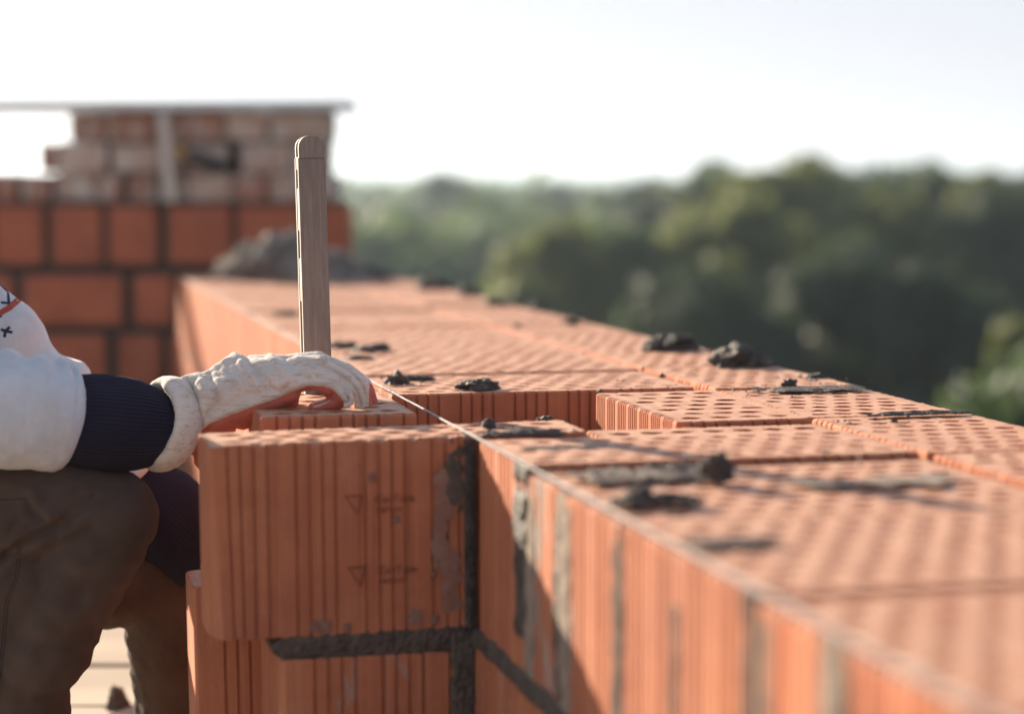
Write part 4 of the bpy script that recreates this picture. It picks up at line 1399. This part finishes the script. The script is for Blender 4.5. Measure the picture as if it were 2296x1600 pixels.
    def dg(p, n):
        x, y = pix(p)
        s = p.dot(axis)
        f = .0007 * fr(p, 14, 6) + .0003 * fr(p, 60, 2)
        # long wrinkles running to the fingers
        q = Vector((s * 22, (p - axis * s).z * 120, (p - axis * s).y * 90))
        f += .0005 * noise.noise(q) * (1 if y < seam_y(x) else .3)
        # cross folds at wrist and behind the knuckles
        for (pl, amp, w) in (([(520, 792), (552, 822), (575, 858), (590, 885)], .0038, 8), ([(552, 800), (582, 836), (604, 870)], -.0042, 8), ([(606, 800), (634, 828), (642, 852), (628, 868)], .0036, 8),
                             ([(640, 806), (668, 838), (690, 846)], -.0034, 8), ([(668, 802), (712, 812), (752, 832)], .0022, 9), ([(470, 845), (486, 885), (482, 925)], -.0034, 8), ([(418, 850), (438, 900), (440, 960), (425, 1030)], -.006, 7), ([(440, 838), (456, 880), (458, 930)], .0035, 9), ([(452, 842), (462, 880)], .003, 8),
                             ([(500, 900), (570, 872), (640, 856)], .0016, 8)):
            best = 1e9
            for (x0, y0), (x1, y1) in zip(pl, pl[1:]):
                vx, vy = x1 - x0, y1 - y0
                t = max(0, min(1, ((x - x0) * vx + (y - y0) * vy) / (vx * vx + vy * vy)))
                best = min(best, (x - x0 - t * vx) ** 2 + (y - y0 - t * vy) ** 2)
            f += amp * math.exp(-best / (w * w))
        # folds between the fingers
        if x > 690:
            for (pl, amp, w) in (([(712, 842), (745, 850), (772, 868), (786, 892), (790, 915)], -.0042, 4.0), ([(722, 818), (760, 838), (790, 860), (806, 885), (812, 912)], -.0040, 3.6), ([(742, 806), (785, 830), (812, 858), (823, 890), (824, 910)], -.0034, 3.2),
                                 ([(700, 826), (735, 832), (765, 850)], .0022, 4.0), ([(715, 806), (755, 822), (785, 846)], .0018, 4.0), ([(748, 880), (735, 895), (705, 908)], -.003, 4.0)):
                best = 1e9
                for (x0, y0), (x1, y1) in zip(pl, pl[1:]):
                    vx, vy = x1 - x0, y1 - y0
                    t = max(0, min(1, ((x - x0) * vx + (y - y0) * vy) / (vx * vx + vy * vy)))
                    best = min(best, (x - x0 - t * vx) ** 2 + (y - y0 - t * vy) ** 2)
                f += amp * math.exp(-best / (w * w))
        f += .0002 * fr(p, 120, 8)
        # raised hem along the seam between knit and rubber
        k = y - seam_y(x)
        f += .0018 * math.exp(-((k + 9) / 7) ** 2) - .0012 * math.exp(-((k - 3) / 5) ** 2)
        return f
    gm = remeshed('glove', ch, .0016, 16, dg)
    gm.materials.append(M['knit']); gm.materials.append(M['latex'])
    for p in gm.polygons:
        x, y = pix(p.center)
        tip = x > 829 + (p.center.y - 2.82) * 100 and y > 860
        p.material_index = 1 if (y > seam_y(x) and p.normal.z < .55 or tip) else 0
    glove = put('glove', gm, None, person)
    # rolled knit cuff of the glove
    def ring_mesh(c, ax, Rr, hw, th, tilt=0):
        ax = ax.normalized()
        b = (Vector((0, 0, 1)) - ax * ax.z).normalized(); a_ = ax.cross(b)
        verts, faces, n, m = [], [], 96, 20
        for i in range(n):
            t = 2 * math.pi * i / n
            rad = a_ * math.cos(t) + b * math.sin(t)
            wob = .003 * noise.noise(Vector((math.cos(t) * 2, math.sin(t) * 2, 5)))
            for j in range(m):
                q = 2 * math.pi * j / m
                e = abs(math.cos(q)) ** .8 * math.copysign(1, math.cos(q))
                k = 1 + .10 * noise.noise(Vector((math.cos(t) * 3, math.sin(t) * 3, q)))
                verts.append(c + rad * (Rr + wob + th * math.sin(q) * k + .0005 * math.cos(t * 60)) + ax * (hw * e * k + .006 * noise.noise(Vector((math.cos(t) * 1.5, math.sin(t) * 1.5, 9)))))
        for i in range(n):
            for j in range(m):
                faces.append((i * m + j, ((i + 1) % n) * m + j, ((i + 1) % n) * m + (j + 1) % m, i * m + (j + 1) % m))
        me = mesh_from('rolled_cuff', verts, faces)
        bm = bmesh.new(); bm.from_mesh(me); bmesh.ops.recalc_face_normals(bm, faces=bm.faces); bm.to_mesh(me); bm.free()
        me.polygons.foreach_set('use_smooth', [True] * len(me.polygons))
        return me
    axw = (d(420, 952, 2.80) - d(330, 948, 2.764))
    put('rolled_cuff', ring_mesh(d(372, 950, 2.786), axw + Vector((0, 0, -.006)), .0550, .0210, .0110), M['knit'], glove)
    # rolled-up loose tip of the little finger
    bm = bmesh.new()
    c0 = d(776, 893, 2.739)
    sp = []
    for k in range(26):
        t = k / 25
        a_ = -1.9 + t * 5.6
        r_ = .0098 * (1 - t * .62)
        sp.append(c0 + Vector((math.cos(a_) * r_, -.001 + .002 * t, math.sin(a_) * r_)))
    tube_bm(bm, sp, [.0036 * (1 - .35 * k / 25) for k in range(26)], 8)
    put('finger_tip_roll', bm_mesh('finger_tip_roll', bm), M['knit'], glove, smooth=True)
    # fuzz on the knit
    r = random.Random(9)
    bvh = None
    verts, faces = [], []
    polys = [p for p in gm.polygons if p.material_index == 0]
    for i in range(9000):
        p = polys[r.randrange(len(polys))]
        nn = (p.normal + Vector((r.gauss(0, .5), r.gauss(0, .5), r.gauss(0, .5)))).normalized()
        t = nn.orthogonal().normalized() * .00013
        L = r.uniform(.001, .0034)
        i0 = len(verts)
        verts += [p.center - t, p.center + t, p.center + nn * L + Vector((r.gauss(0, .0006), r.gauss(0, .0006), r.gauss(0, .0006)))]
        faces.append((i0, i0 + 1, i0 + 2))
    fz = put('fuzz', mesh_from('fuzz', verts, faces), M['knit'], glove)
    fz['kind'] = 'stuff'
    # left glove: a mirrored copy of the right one, gripping behind the block
    wr0 = d(418, 947, 2.797)
    gl = gm.copy(); gl.name = 'glove_far'
    ang = Matrix.Rotation(R(4), 3, 'Y')
    for v in gl.vertices:
        q = v.co - wr0
        q.y = -q.y
        v.co = WrL + Vector((.0, .02, 0)) + ang @ q
    bm = bmesh.new(); bm.from_mesh(gl); bmesh.ops.reverse_faces(bm, faces=bm.faces); bm.to_mesh(gl); bm.free()
    put('glove', gl, None, person)
    # ---- prints and seams laid on the cloth
    dgp = bpy.context.evaluated_depsgraph_get()
    def tree_of(me): return BVHTree.FromPolygons([v.co for v in me.vertices], [tuple(p.vertices) for p in me.polygons])
    def draw(name, bv, pts, wid, mat, parent, lift=.0006, close=False):
        out = []
        for (x0, y0), (x1, y1) in zip(pts, pts[1:]):
            m = max(2, int(math.hypot(x1 - x0, y1 - y0) / 5))
            for k in range(m + 1):
                dr = ray(x0 + (x1 - x0) * k / m, y0 + (y1 - y0) * k / m).normalized()
                h = bv.ray_cast(CAM, dr)
                if h[0] is not None and (not out or (h[0] - out[-1][0]).length > .0004): out.append((h[0] + h[1] * lift * (1 if h[1].dot(dr) < 0 else -1), h[1]))
        if len(out) < 2: return
        verts, faces = [], []
        for i, (p, n) in enumerate(out):
            tdir = (out[min(i + 1, len(out) - 1)][0] - out[max(i - 1, 0)][0]).normalized()
            sd = n.cross(tdir).normalized() * wid / 2
            verts += [p - sd, p + sd, p + sd - n * .0012, p - sd - n * .0012]
        for i in range(len(out) - 1):
            for q in range(4):
                w = (q + 1) % 4
                faces.append((i * 4 + q, i * 4 + w, i * 4 + 4 + w, i * 4 + 4 + q))
        faces += [(0, 3, 2, 1), tuple(len(out) * 4 - 4 + q for q in range(4))]
        put(name, mesh_from(name, verts, faces), mat, parent)
    bl = tree_of(sll)
    draw('printed_stripe', bl, [(-60, 735), (0, 702), (20, 690), (46, 668)], .0095, M['print_red'], sleeve_l)
    draw('printed_stripe', bl, [(-60, 690), (-10, 640), (6, 622), (14, 612)], .007, M['print_red'], sleeve_l)
    draw('printed_zigzag', bl, [(-30, 610), (2, 630), (16, 640), (20, 680), (2, 678)], .0045, M['print_navy'], sleeve_l)
    draw('printed_zigzag', bl, [(34, 655), (45, 664)], .006, M['print_navy'], sleeve_l)
    for q in ([(2, 738), (12, 742), (22, 733)], [(12, 742), (28, 745)], [(12, 742), (10, 756)], [(-8, 712), (4, 708)]):
        draw('printed_sprig', bl, q, .0042, M['print_navy'], sleeve_l)
    btr = tree_of(tr)
    for q in ([(-20, 1120), (30, 1119), (58, 1117)], [(40, 1222), (35, 1290), (12, 1350), (5, 1440), (-5, 1520)], [(46, 1222), (41, 1290), (18, 1352), (11, 1440), (1, 1520)]):
        draw('seam', btr, q, .0012, M['thread'], trousers, .0002)
mason()
